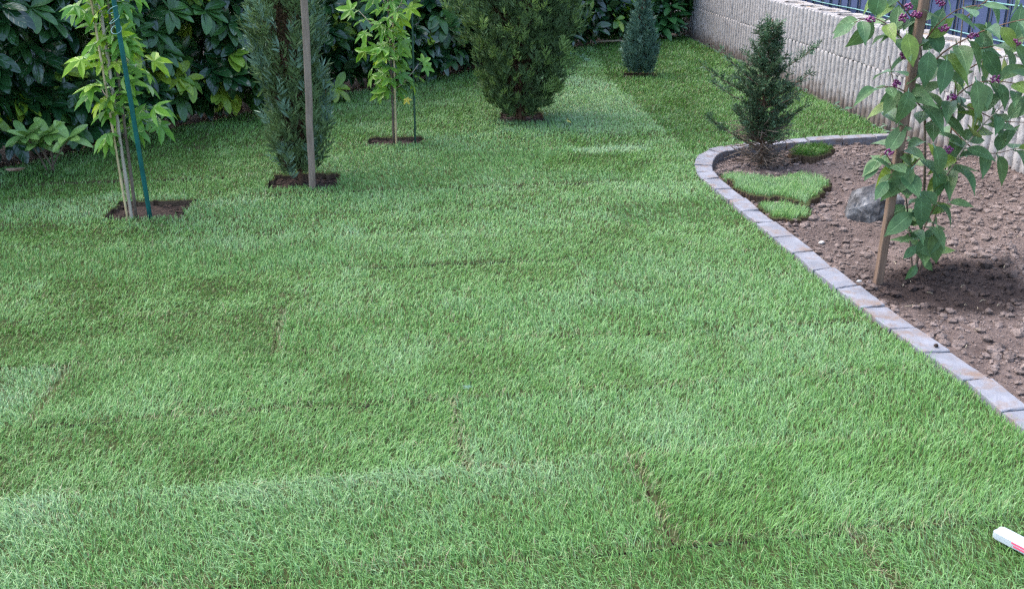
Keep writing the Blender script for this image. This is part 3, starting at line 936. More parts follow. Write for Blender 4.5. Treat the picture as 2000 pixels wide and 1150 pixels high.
def fill_mesh(seed):
    r = np.random.default_rng(seed)
    cx, cy, ra, rb = BL / 2, BD * 0.53, BL * 0.395, BD * 0.305
    vs = [(cx, cy, 0.012)]; fs = []
    for k, f_ in enumerate((0.33, 0.66, 1.0)):
        for j in range(18):
            t = j / 18 * 6.2832
            vs.append((cx + ra * f_ * math.cos(t), cy + rb * f_ * math.sin(t), 0.012 * (1 - f_) + r.normal(0, 0.005)))
    for j in range(18):
        k2 = (j + 1) % 18
        fs.append((0, 1 + j, 1 + k2))
        for a in range(2):
            fs.append((1 + a * 18 + j, 1 + (a + 1) * 18 + j, 1 + (a + 1) * 18 + k2, 1 + a * 18 + k2))
    me = bpy.data.meshes.new('soil_fill')
    me.from_pydata(vs, [], fs)
    me.materials.append(M['sand'])
    me.update()
    return me


bmesh_var = [block_mesh(s, True) for s in range(5)]
fmesh_var = [fill_mesh(s) for s in range(3)]
wang = math.atan2(-WD[1], -WD[0])         # block x axis runs from the near end to the far end? (towards far)
for course in range(1, 3):
    for i in range(-2, wall_n):
        s = i * BL + (0.0 if course % 2 else BL / 2)
        z = 0.4305 if course == 2 else -0.10
        zsc = 1.0 if course == 2 else 0.528 / BH
        jit = random.uniform(-0.006, 0.006)
        p = wallp(s, jit)
        o = link('planter_block', random.choice(bmesh_var), wall)
        # local x along WD (towards the camera), local y along WN (to the back)
        R = Matrix(((WD[0], WN[0], 0, p[0] - wo_[0]), (WD[1], WN[1], 0, p[1] - wo_[1]), (0, 0, zsc, z + random.uniform(-0.003, 0.004)), (0, 0, 0, 1)))
        o.matrix_local = R
        if course == 2:
            f_ = link('soil_fill', random.choice(fmesh_var), o)
            f_.location = (0, 0, BH - 0.028)
WTOP = 0.765

# ------------------------------------------------------------------ fence behind the wall
FO = 0.37
fence = thing('privacy_fence', (*wallp(WLEN, FO), 0), 'blue grey slatted privacy fence with dark green wires above the block wall', 'fence')
fo_ = np.array((*wallp(WLEN, FO), 0))
FM = Matrix(((WD[0], WN[0], 0, 0), (WD[1], WN[1], 0, 0), (0, 0, 1, 0), (0, 0, 0, 1)))


def box_mesh(name, sx, sy, sz, mat, bev=0.0):
    bm = bmesh.new()
    bmesh.ops.create_cube(bm, size=1.0)
    bmesh.ops.scale(bm, vec=(sx, sy, sz), verts=bm.verts)
    if bev:
        bmesh.ops.bevel(bm, geom=bm.edges[:], offset=bev, segments=2, affect='EDGES')
    me = bpy.data.meshes.new(name)
    bm.to_mesh(me); bm.free()
    me.materials.append(mat)
    return me


FZ0, FZ1 = 0.66, 1.85
wide = box_mesh('slat', 0.158, 0.012, FZ1 - FZ0, M['slat'], 0.004)
narrow = box_mesh('slat', 0.056, 0.010, FZ1 - FZ0, M['slat'], 0.003)
vw = box_mesh('wire', 0.006, 0.006, FZ1 - FZ0 + 0.03, M['wire'], 0.002)


def fput(name, me, s, off, z):
    o = link(name, me, fence)
    p = wallp(s, FO + off) - fo_[:2]
    mm = FM.copy()
    mm.translation = (p[0], p[1], z)
    o.matrix_local = mm
    return o


s = WLEN - 5.0
while s < WLEN + 4.5:
    fput('slat', wide, s, 0, (FZ0 + FZ1) / 2)
    fput('slat', narrow, s + 0.115, 0.010, (FZ0 + FZ1) / 2)
    fput('wire', vw, s + 0.083, -0.012, (FZ0 + FZ1) / 2)
    fput('wire', vw, s + 0.146, -0.012, (FZ0 + FZ1) / 2)
    s += 0.228
for z in (0.785, 1.035, 1.285, 1.535, 1.785):
    mb = MB()
    a, b = wallp(WLEN - 5.2, FO - 0.022) - fo_[:2], wallp(WLEN + 4.7, FO - 0.022) - fo_[:2]
    mb.tube([(*(a + (b - a) * t), z + 0.004 * math.sin(t * 40)) for t in np.linspace(0, 1, 24)], 0.0055, 8)
    mb.build('rail', M['rail_wire'], fence, smooth=True)
for sp in (-4.9, -2.5, -0.1, 2.3, 4.4):
    pm = box_mesh('post', 0.06, 0.04, FZ1 + 0.1, M['wire'], 0.004)
    fput('post', pm, WLEN + sp, 0.045, (FZ1 + 0.1) / 2)

# ------------------------------------------------------------------ leaves
def grid_leaf(L, W, nseg=6, fold=0.25, droop=0.3, wav=0.0, shape='laurel', petiole=0.0, seed=0):
    """one leaf along +X from the origin, normal +Z: verts, quads"""
    r = random.Random(seed)
    vs, fs = [], []
    for i in range(nseg + 1):
        t = i / nseg
        if shape == 'laurel':
            t = math.sin(t * math.pi / 2) ** 1.15
            w = (math.sin(math.pi * min(1, t * 0.985 + 0.008)) ** 0.60) * (0.84 + 0.30 * t)
        else:                             # ovate with a drawn-out point
            w = math.sin(math.pi * t ** 0.82) ** 0.9 * (1.08 - 0.2 * t)
            if t > 0.85:
                w *= 0.8
        w = max(w, 0.03) * W / 2
        z = -droop * L * t * t
        x = L * t * (1 - 0.12 * droop * t) + petiole
        ww = wav * L * r.uniform(-1, 1)
        vs += [(x, -w, z + fold * w + ww), (x, -w * 0.5, z + fold * w * 0.35), (x, 0, z), (x, w * 0.5, z + fold * w * 0.35), (x, w, z + fold * w - ww)]
    LEAF_UV = [(i / nseg, (j - 2) / 2) for i in range(nseg + 1) for j in range(5)]
    for i in range(nseg):
        for j in range(4):
            a = i * 5 + j
            fs.append((a, a + 5, a + 6, a + 1))
    if petiole > 0:
        b = len(vs)
        pw = 0.0022
        vs += [(0, -pw, 0.0), (0, pw, 0.0), (petiole + 0.01, pw, 0.002), (petiole + 0.01, -pw, 0.002), (0, 0, -pw * 2), (petiole + 0.01, 0, -pw * 2)]
        fs += [(b, b + 1, b + 2, b + 3), (b + 1, b + 4, b + 5, b + 2), (b + 4, b, b + 3, b + 5)]
        LEAF_UV += [(0.5, 0.0)] * 6
    return np.array(vs), np.array(fs), np.array(LEAF_UV)


def frame(d, nrm):
    """rotation matrices (n,3,3) with x along d and z near nrm"""
    x = d / np.linalg.norm(d, axis=1, keepdims=True)
    z = nrm - (nrm * x).sum(1, keepdims=True) * x
    z = z / (np.linalg.norm(z, axis=1, keepdims=True) + 1e-9)
    y = np.cross(z, x)
    return np.stack([x, y, z], 2)


def place(leaf, pos, R, sc):
    v, f = leaf[0], leaf[1]
    n = len(pos)
    V = np.einsum('nij,kj->nki', R, v) * sc[:, None, None] + pos[:, None, :]
    Fq = f[None] + (np.arange(n) * len(v))[:, None, None]
    return V.reshape(-1, 3), Fq.reshape(-1, f.shape[1])


def leaf_mesh(name, leaf, mat, smooth=True):
    at = {'along': leaf[2][:, 0], 'across': leaf[2][:, 1]} if len(leaf) > 2 else None
    return mesh_np(name, leaf[0], [leaf[1]], [mat], smooth=smooth, attrs=at)


def put_leaf(name, me, parent, origin, pos, R, sc):
    o = link(name, me, parent)
    mm = Matrix([[R[i][j] * sc for j in range(3)] + [pos[i] - origin[i]] for i in range(3)] + [[0, 0, 0, 1]])
    o.matrix_local = mm
    return o


# ------------------------------------------------------------------ laurel hedge
hl = np.array([*hedge])
seg = np.linalg.norm(np.diff(hl, axis=0), axis=1)
cum = np.concatenate(([0], np.cumsum(seg)))
HLEN = cum[-1]


def hedge_at(s):
    s = np.asarray(s, float)
    x = np.interp(s, cum, hl[:, 0]); y = np.interp(s, cum, hl[:, 1])
    e = 0.3
    tx = np.interp(np.minimum(s + e, HLEN), cum, hl[:, 0]) - np.interp(np.maximum(s - e, 0), cum, hl[:, 0])
    ty = np.interp(np.minimum(s + e, HLEN), cum, hl[:, 1]) - np.interp(np.maximum(s - e, 0), cum, hl[:, 1])
    l = np.hypot(tx, ty)
    return np.stack([x, y], -1), np.stack([ty / l, -tx / l], -1)     # point on the lawn edge, normal towards the lawn


LV = [grid_leaf(0.190, 0.082, 6, 0.30, d, 0.012, 'laurel', 0.0, s) for s, d in enumerate((0.10, 0.28, 0.45, 0.2))]


LVF = [(q[0].reshape(-1, 5, 3)[:, [0, 2, 4]].reshape(-1, 3), np.array([(i * 3 + j, i * 3 + j + 3, i * 3 + j + 4, i * 3 + j + 1) for i in range(6) for j in range(2)]), q[2].reshape(-1, 5, 2)[:, [0, 2, 4]].reshape(-1, 2)) for q in LV]
LVL = [(lambda q: (q[0].reshape(-1, 5, 3)[:, [0, 2, 4]].reshape(-1, 3), np.array([(i * 3 + j, i * 3 + j + 3, i * 3 + j + 4, i * 3 + j + 1) for i in range(3) for j in range(2)]), q[2].reshape(-1, 5, 2)[:, [0, 2, 4]].reshape(-1, 2)))(grid_leaf(0.175, 0.072, 3, 0.30, d, 0.012, 'laurel', 0.0, s_)) for s_, d in enumerate((0.10, 0.28, 0.45, 0.2))]


def shoots(ns, depth_lo, depth_hi, z_lo, z_hi, per=(6, 9), young=0.1):
    s = rng.uniform(0, HLEN, ns)
    z = rng.uniform(z_lo, z_hi, ns)
    p, nrm = hedge_at(s)
    bulge = 0.34 * (fbm(s * 2.4, z * 2.6, 131, 3) - 0.5) * 2
    low = np.clip((0.40 - z) / 0.35, 0, 1) ** 1.5 * 0.10            # the foot of the hedge stands back a little
    dep = rng.uniform(depth_lo, depth_hi, ns) + low - bulge * (depth_hi < 0.5)
    pos = np.concatenate([p - nrm * dep[:, None], z[:, None]], 1)
    outd = np.concatenate([nrm, np.zeros((ns, 1))], 1)
    yg = rng.random(ns) < young * np.where(z < 0.75, 1.6, 0.7) * (0.4 + 1.6 * (vnoise(s * 1.1, z * 1.3, 151) > 0.52))
    P_, D_, N_, S_, K_ = [], [], [], [], []
    k = rng.integers(per[0], per[1] + 1, ns)
    rep = np.repeat(np.arange(ns), k)
    m = len(rep)
    axis = outd[rep] * 0.8 + np.array((0, 0, 0.45)) + rng.normal(0, 0.10, (m, 3))
    sh_az = rng.uniform(-0.7, 0.7, ns)
    ca, sa = np.cos(sh_az)[rep], np.sin(sh_az)[rep]
    axis = np.stack([axis[:, 0] * ca - axis[:, 1] * sa, axis[:, 0] * sa + axis[:, 1] * ca, axis[:, 2]], 1)
    axis /= np.linalg.norm(axis, axis=1, keepdims=True)
    t1 = np.cross(axis, np.array((0, 0, 1.0))); t1 /= np.linalg.norm(t1, axis=1, keepdims=True)
    t2 = np.cross(axis, t1)
    ph = rng.uniform(0, 6.283, m)
    rad = t1 * np.cos(ph)[:, None] + t2 * np.sin(ph)[:, None]
    spread = rng.uniform(0.5, 1.25, m)
    d = axis * np.cos(spread)[:, None] + rad * np.sin(spread)[:, None] + np.array((0, 0, -0.46))
    d /= np.linalg.norm(d, axis=1, keepdims=True)
    nn = axis * 1.0 + np.array((0, 0, 0.55)) - rad * 0.15 + rng.normal(0, 0.12, (m, 3))
    pos2 = pos[rep] - axis * rng.uniform(0.0, 0.07, m)[:, None]
    sc = rng.uniform(0.75, 1.18, m)
    mid = rng.random(ns) < 0.10 + 0.35 * (vnoise(s * 0.9 + 5, z * 1.1, 161) > 0.6)
    kind = np.where(yg[rep] & (rng.random(m) < 0.8), 2, np.where(mid[rep], 1, 0))
    return pos2, d, nn, sc, kind


A1 = shoots(2100, -0.16, 0.10, 0.17, 1.95, (6, 10), 0.05)
A2 = shoots(1300, 0.10, 0.50, 0.10, 1.95, (5, 8), 0.0)
A3 = shoots(2600, 0.45, 1.15, -0.02, 1.95, (6, 9), 0.0)
pos, dd, nn, sc, kind = [np.concatenate([a[i] for a in (A1, A2, A3)]) for i in range(5)]
# sprigs of fresh yellow green leaves that the photograph shows near the foot of the hedge
sprigs = [(425, 178, 7, 2), (345, 150, 6, 2), (490, 152, 6, 1), (655, 172, 6, 2), (300, 60, 8, 1), (400, 20, 9, 1), (440, 45, 8, 1), (330, 20, 8, 1), (470, 75, 6, 1), (1205, 40, 5, 2), (345, 190, 6, 1), (60, 15, 6, 1), (365, 155, 5, 2), (505, 140, 5, 2), (310, 95, 7, 1), (880, 20, 6, 1), (700, 30, 6, 1)]
ex = []
for px, py, k, kd in sprigs:
    best = None
    for s_ in np.linspace(0, HLEN, 500):
        p_, n_ = hedge_at([s_])
        p2 = p_[0] + n_[0] * 0.24
        if p2[1] > 1:
            xx = 1000 + F * p2[0] / ((p2[1]) * CP + (H - 0.5) * SP)
            if best is None or abs(xx - px) < best[0]:
                best = (abs(xx - px), p2, n_[0])
    c3 = Q(px, py, best[1][1])
    axis = np.array((best[2][0] * 0.75, best[2][1] * 0.75, 0.4))
    for j in range(k):
        ph = j / k * 6.283 + random.uniform(-0.3, 0.3)
        t1 = np.cross(axis, (0, 0, 1.0)); t1 /= np.linalg.norm(t1); t2 = np.cross(axis, t1)
        rad = t1 * math.cos(ph) + t2 * math.sin(ph)
        d = axis * 0.55 + rad * random.uniform(0.6, 1.0) + np.array((0, 0, -0.35))
        ex.append((c3, d / np.linalg.norm(d), axis + (0, 0, 0.5) - rad * 0.1, random.uniform(0.8, 1.15), kd))
pos = np.concatenate([pos, np.array([e[0] for e in ex])]); dd = np.concatenate([dd, np.array([e[1] for e in ex])])
nn = np.concatenate([nn, np.array([e[2] for e in ex])]); sc = np.concatenate([sc, [e[3] for e in ex]]); kind = np.concatenate([kind, [e[4] for e in ex]])
front = np.concatenate([np.ones(len(A1[0]), bool), np.zeros(len(A2[0]) + len(A3[0]), bool), np.ones(len(ex), bool)])
RM = frame(dd, nn)
hc = hedge_at([HLEN * 0.35])[0][0]
hedge_o = thing('laurel_hedge', (*hc, 0), 'tall dark green laurel hedge with glossy leaves along the back of the lawn', 'hedge')
ho = np.array((*hc, 0.0))
LM = [M['laurel_dark'], M['laurel_mid'], M['laurel_young']]
lvm = [[leaf_mesh('leaf', lv, mt) for mt in LM] for lv in LV]
vis = front & (pos[:, 2] < 1.25) & (np.abs(pos[:, 0]) < 0.52 * pos[:, 1]) & (pos[:, 1] < 9.5)
# the 300 leaves that show largest
sco = np.where(vis, sc / np.linalg.norm(pos - np.array((0, 0, H)), axis=1) * (1 + 1.2 * (kind > 0) + 0.4 * rng.random(len(pos))), -1)
chosen = np.argsort(-sco)[:300]
for i in chosen:
    put_leaf('leaf', lvm[i % 4][kind[i]], hedge_o, ho, pos[i], RM[i], float(sc[i]))
rest = np.ones(len(pos), bool); rest[chosen] = False
VV, FF, MI, UVs, b = [], [], [], [], 0
for v_, kd, fr_ in [(a_, b_, c_) for a_ in range(4) for b_ in range(3) for c_ in (True, False)]:
        k = np.where(rest & (front == fr_) & (kind == kd) & (np.arange(len(pos)) % 4 == v_))[0]
        if len(k) == 0:
            continue
        LS = LVF if fr_ else LVL
        V, Fq = place(LS[v_], pos[k] - ho, RM[k], sc[k])
        VV.append(V); FF.append(Fq + b); MI.append(np.full(len(Fq), kd)); UVs.append(np.tile(LS[v_][2], (len(k), 1))); b += len(V)
UVs = np.concatenate(UVs)
fo = link('foliage', mesh_np('foliage', np.concatenate(VV), [np.concatenate(FF)], LM, np.concatenate(MI), smooth=True, attrs={'along': UVs[:, 0], 'across': UVs[:, 1]}), hedge_o)
fo['kind'] = 'stuff'
for i in range(34):
    s_ = HLEN * (i + 0.5) / 34 + random.uniform(-0.1, 0.1)
    p_, n_ = hedge_at([s_])
    base = np.array((*(p_[0] - n_[0] * random.uniform(0.35, 0.6)), -0.08)) - ho
    mb = MB()
    lean_ = np.array((*(n_[0] * random.uniform(-0.1, 0.25)), 0))
    mb.tube([base + lean_ * t + np.array((0.02 * math.sin(5 * t + i), 0.02 * math.cos(4 * t), 1.7 * t)) for t in np.linspace(0, 1, 7)], list(np.linspace(0.02, 0.006, 7)), 6)
    mb.build('stem', M['bark'], hedge_o)
# litter under the hedge
m = 900
s_ = rng.uniform(0, HLEN, m); p_, n_ = hedge_at(s_)
lp = np.concatenate([p_ - n_ * (rng.random(m)[:, None] ** 1.6 * 0.55 - 0.0), np.full((m, 1), -0.066)], 1)
lp[:, 2] += rng.uniform(0, 0.02, m)
a = rng.uniform(0, 6.28, m)
V, Fq = place(grid_leaf(0.09, 0.035, 3, 0.4, -0.15, 0.03, 'laurel', 0.0, 5), lp, frame(np.stack([np.cos(a), np.sin(a), rng.normal(0, 0.15, m)], 1), np.stack([rng.normal(0, 0.3, m), rng.normal(0, 0.3, m), np.ones(m)], 1)), rng.uniform(0.6, 1.2, m))
lit = link('leaf_litter', mesh_np('leaf_litter', V, [Fq], [M['dead_leaf']]))
tag(lit, 'brown fallen leaves on the soil under the laurel hedge', 'leaf litter', kind='stuff')

# ------------------------------------------------------------------ sweetgum saplings
def star_leaf(R, droop, fold, seed, pet=0.07):
    r = random.Random(seed)
    lobes = [(0, 1.0), (58, 0.93), (-58, 0.93), (118, 0.66), (-118, 0.66)]
    pts = []
    for ang, l in sorted(lobes):
        l = l * r.uniform(0.9, 1.08); ang = ang + r.uniform(-5, 5)
        pts += [(ang - 21, 0.52 * l), (ang - 12, 0.75 * l), (ang, l), (ang + 12, 0.75 * l), (ang + 21, 0.52 * l)]
        if ang < 100:
            pts.append((ang + 29, 0.43))
    pts = [(-165, 0.16)] + pts + [(165, 0.16)]
    vs = [(0, 0, 0)]
    for ang, l in pts:
        a = math.radians(ang)
        lobe_z = -droop * (l ** 2) + fold * 0.25 * abs(math.sin(a * 3.0)) * l
        vs.append((l * math.cos(a) * R, l * math.sin(a) * R, lobe_z * R))
    fs = [(0, i, i + 1) for i in range(1, len(pts))]
    vs = [(x + pet, y, z + 0.0) for x, y, z in vs]
    b = len(vs)
    pw = 0.0016
    vs += [(0, -pw, 0), (0, pw, 0), (pet * 0.5, pw, 0.022), (pet * 0.5, -pw, 0.022), (pet + 0.005, pw, 0.001), (pet + 0.005, -pw, 0.001)]
    fs += [(b, b + 1, b + 2), (b, b + 2, b + 3), (b + 3, b + 2, b + 4), (b + 3, b + 4, b + 5)]
    return np.array(vs), np.array(fs)


STAR = [star_leaf(0.105, d, f_, s, p_) for s, (d, f_, p_) in enumerate(((0.25, 0.3, 0.07), (0.5, 0.4, 0.09), (0.15, 0.5, 0.06), (0.65, 0.2, 0.10), (0.4, 0.6, 0.08)))]
STARM = {k: [leaf_mesh('leaf', s, M[k], smooth=False) for s in STAR] for k in ('gum', 'gum_pale', 'gum_yellow')}


def curve_pts(a, b, bend, k=8):
    a, b, bend = np.array(a, float), np.array(b, float), np.array(bend, float)
    return [a + (b - a) * t + bend * math.sin(math.pi * t) for t in np.linspace(0, 1, k)]


def sweetgum(base, top, z0, reach, nleaf, label, seed, gap=()):
    r = random.Random(seed)
    base = np.array(base, float); top = np.array(top, float)
    t_o = thing('sweetgum_sapling', base, label, 'young tree')
    mb = MB()
    pts = curve_pts((0, 0, -0.05), top - base, (0.012, 0, 0), 14)
    mb.tube(pts, list(np.linspace(0.010, 0.004, 14)), 8)
    mb.build('trunk', M['bark'], t_o, smooth=True)
    zt = (top - base)[2]
    nodes = []
    # short side shoots
    nb = 16
    for i in range(nb):
        z = z0 + (zt - z0 - 0.1) * (i + 0.3) / nb
        a = i * 2.4 + r.uniform(-0.4, 0.4)
        ln = reach * r.uniform(0.35, 0.75) * (1 - 0.35 * i / nb)
        o_ = np.array([np.interp(z, [p[2] for p in pts], [p[j] for p in pts]) for j in range(3)])
        e_ = o_ + np.array((math.cos(a) * ln, math.sin(a) * ln, ln * r.uniform(0.5, 1.0)))
        mb = MB()
        bp_ = curve_pts(o_, e_, (0, 0, -0.02), 5)
        mb.tube(bp_, list(np.linspace(0.004, 0.002, 5)), 5)
        mb.build('branch', M['pale_twig'], t_o, smooth=True)
        nodes += [(bp_[j], np.array((math.cos(a), math.sin(a), 0))) for j in (2, 3, 4, 4)]
    for i in range(nleaf - len(nodes)):
        z = z0 + (zt - z0) * r.random()
        o_ = np.array([np.interp(z, [p[2] for p in pts], [p[j] for p in pts]) for j in range(3)])
        a = r.uniform(0, 6.283)
        nodes.append((o_, np.array((math.cos(a), math.sin(a), 0))))
    for p_, o_ in nodes:
        a = math.atan2(o_[1], o_[0]) + r.uniform(-1.1, 1.1)
        d = np.array((math.cos(a), math.sin(a), r.uniform(-0.6, 0.3)))
        nrm = np.array((math.cos(a) * 0.6, math.sin(a) * 0.6, 0.7)) + np.array((r.gauss(0, 0.3), r.gauss(0, 0.3) - 0.45, 0))
        R = frame(d[None], nrm[None])[0]
        u = r.random()
        mk = 'gum_pale' if u < 0.16 else 'gum'
        put_leaf('leaf', r.choice(STARM[mk]), t_o, (0, 0, 0), p_, R, r.uniform(0.72, 1.12))
    return t_o


T1 = P(265, 421)
g1 = sweetgum(T1, T1 + np.array((0.0, 0.02, 2.0)), 0.47, 0.20, 190, 'young sweetgum with bright star shaped leaves between bamboo canes and teal stake', 5)
T3 = P(769, 279)
g2 = sweetgum(T3, T3 + np.array((-0.015, 0.02, 2.0)), 0.36, 0.36, 180, 'young sweetgum with one yellow leaf, standing in the lawn beside the thin dark green stake', 11)
yl = Q(789, 186, T3[1] - 0.12) - T3
put_leaf('leaf', STARM['gum_yellow'][1], g2, (0, 0, 0), yl, frame(np.array([[0.5, -0.4, -0.7]]), np.array([[0.1, -0.8, 0.5]]))[0], 0.42)['label'] = 'bright yellow leaf'


def cane(name, px0, py0, px1, py1, rad, mat, label, cat, dY=0.0, ztop=None, nodes=0, square=None, group=None, smooth=True):
    """a stake from its foot on the ground to where it leaves the frame, carried on upwards"""
    a = P(px0, py0)
    b = Q(px1, py1, a[1] + dY)
    d = (b - a) / (b - a)[2]
    zt = ztop or 2.1
    e = a + d * zt
    a0 = a - d * 0.12
    t_o = thing(name, a, label, cat, group)
    mb = MB()
    if square:
        h = square / 2
        dirv = (e - a0)
        yaw = 0.2
        cx = np.array((math.cos(yaw), math.sin(yaw), 0)) * h; cy = np.array((-math.sin(yaw), math.cos(yaw), 0)) * h * 0.8
        k = 16
        vs, fs = [], []
        rr = random.Random(px0)
        ch = 0.22
        prof = [(-1, -1 + ch), (-1 + ch, -1), (1 - ch, -1), (1, -1 + ch), (1, 1 - ch), (1 - ch, 1), (-1 + ch, 1), (-1, 1 - ch)]
        for i in range(k + 1):
            p = a0 + dirv * i / k - a + np.array((rr.gauss(0, 0.0012), rr.gauss(0, 0.0012), 0))
            vs += [p + cx * u + cy * w for u, w in prof]
        for i in range(k):
            for j in range(8):
                fs.append((i * 8 + j, i * 8 + (j + 1) % 8, (i + 1) * 8 + (j + 1) % 8, (i + 1) * 8 + j))
        fs.append(tuple(range(8))[::-1]); fs.append(tuple(k * 8 + j for j in range(8)))
        mb.add(vs, fs)
    else:
        k = 40 if nodes else 12
        pts = [a0 + (e - a0) * i / k - a for i in range(k + 1)]
        rad_ = [rad * (1.0 + (0.28 if nodes and i % 6 == 0 else 0)) * (1 - 0.15 * i / k) for i in range(k + 1)]
        mb.tube(pts, rad_, 9)
    mb.build('shaft', mat, t_o, smooth=smooth and not square)
    return t_o, a, d


stk, sa, sdv = cane('plant_stake', 293, 424, 222, 0, 0.0135, M['teal'], 'teal green coated steel stake standing beside the bamboo canes', 'stake', -0.20)
mb = MB()                                 # wire tie wound round the teal stake
c0 = sdv * 1.06
for j in range(3):
    ctr = c0 + sdv * (0.05 * j)
    mb.tube([ctr + np.array((0.026 * math.cos(t) - 0.012, 0.024 * math.sin(t), 0.02 * math.sin(t * 1.0 + j))) for t in np.linspace(0, 6.283, 18)], 0.0022, 5)
mb.build('wire_tie', M['rail_wire'], stk, smooth=True)
cane('bamboo_cane', 249, 427, 178, 0, 0.0065, M['cane'], 'thin yellow bamboo cane, leftmost of the two canes at the sweetgum with teal stake', 'cane', 0.0, nodes=1)
cane('bamboo_cane', 257, 425, 198, 30, 0.0095, M['cane_grey'], 'thicker pale grey cane beside the trunk of the sweetgum with teal stake', 'cane', 0.03, nodes=1)
cane('wooden_stake', 611, 370, 594, 0, 0.02, M['wood'], 'grey weathered wooden stake in front of the slender conifer', 'stake', -0.13, square=0.042)
cane('plant_stake', 811, 276, 804, 0, 0.0085, M['dkgreen'], 'thin dark green stake beside the sweetgum with the yellow leaf', 'stake', 0.05)
cane('bamboo_cane', 774, 281, 768, 60, 0.0075, M['cane'], 'bamboo cane tied against the trunk of the sweetgum with the yellow leaf', 'cane', 0.02, nodes=1, ztop=1.6)

# ------------------------------------------------------------------ conifers
def diamonds(P0, D, Ln, W, Nn):
    """thin rhombic needles / scale sprays"""
    D = D / np.linalg.norm(D, axis=1, keepdims=True)
    S_ = np.cross(D, Nn); S_ /= (np.linalg.norm(S_, axis=1, keepdims=True) + 1e-9)
    n = len(P0)
    V = np.empty((n, 4, 3))
    V[:, 0] = P0
    V[:, 1] = P0 + D * (Ln * 0.45)[:, None] + S_ * (W / 2)[:, None]
    V[:, 2] = P0 + D * Ln[:, None]
    V[:, 3] = P0 + D * (Ln * 0.45)[:, None] - S_ * (W / 2)[:, None]
    return V.reshape(-1, 3), np.arange(n * 4).reshape(n, 4)


def sprays(B, D, Ssz, k=9, wfac=0.16, spread=0.7, seed=0):
    """feathery sprays: k leaflets along an axis; returns verts and quads"""
    r = np.random.default_rng(seed)
    n = len(B)
    D = D / np.linalg.norm(D, axis=1, keepdims=True)
    up = np.tile(np.array((0.0, 0.0, 1.0)), (n, 1)) + r.normal(0, 0.5, (n, 3))
    side = np.cross(D, up); side /= (np.linalg.norm(side, axis=1, keepdims=True) + 1e-9)
    nrm = np.cross(side, D)
    VV, FF, b = [], [], 0
    for j in range(k):
        f_ = (j + 0.5) / k
        sg = 1 if j % 2 else -1
        if j == k - 1:
            sg = 0
        p0 = B + D * (Ssz * f_ * 0.75)[:, None] + r.normal(0, 0.004, (n, 3))
        d = D + side * (sg * spread * (0.7 + 0.6 * r.random(n)))[:, None] + nrm * r.normal(0, 0.28, n)[:, None]
        ln = Ssz * (0.55 - 0.22 * f_) * r.uniform(0.7, 1.2, n)
        V, Fq = diamonds(p0, d, ln, ln * wfac * 2, nrm + r.normal(0, 0.5, (n, 3)))
        VV.append(V); FF.append(Fq + b); b += len(V)
    return np.concatenate(VV), np.concatenate(FF)


def crown_mesh(groups, mats):
    VV, FF, MI, b = [], [], [], 0
    for (V, Fq), mi in groups:
        VV.append(V); FF.append(Fq + b); MI.append(np.full(len(Fq), mi)); b += len(V)
    return mesh_np('crown', np.concatenate(VV), [np.concatenate(FF)], mats, np.concatenate(MI))


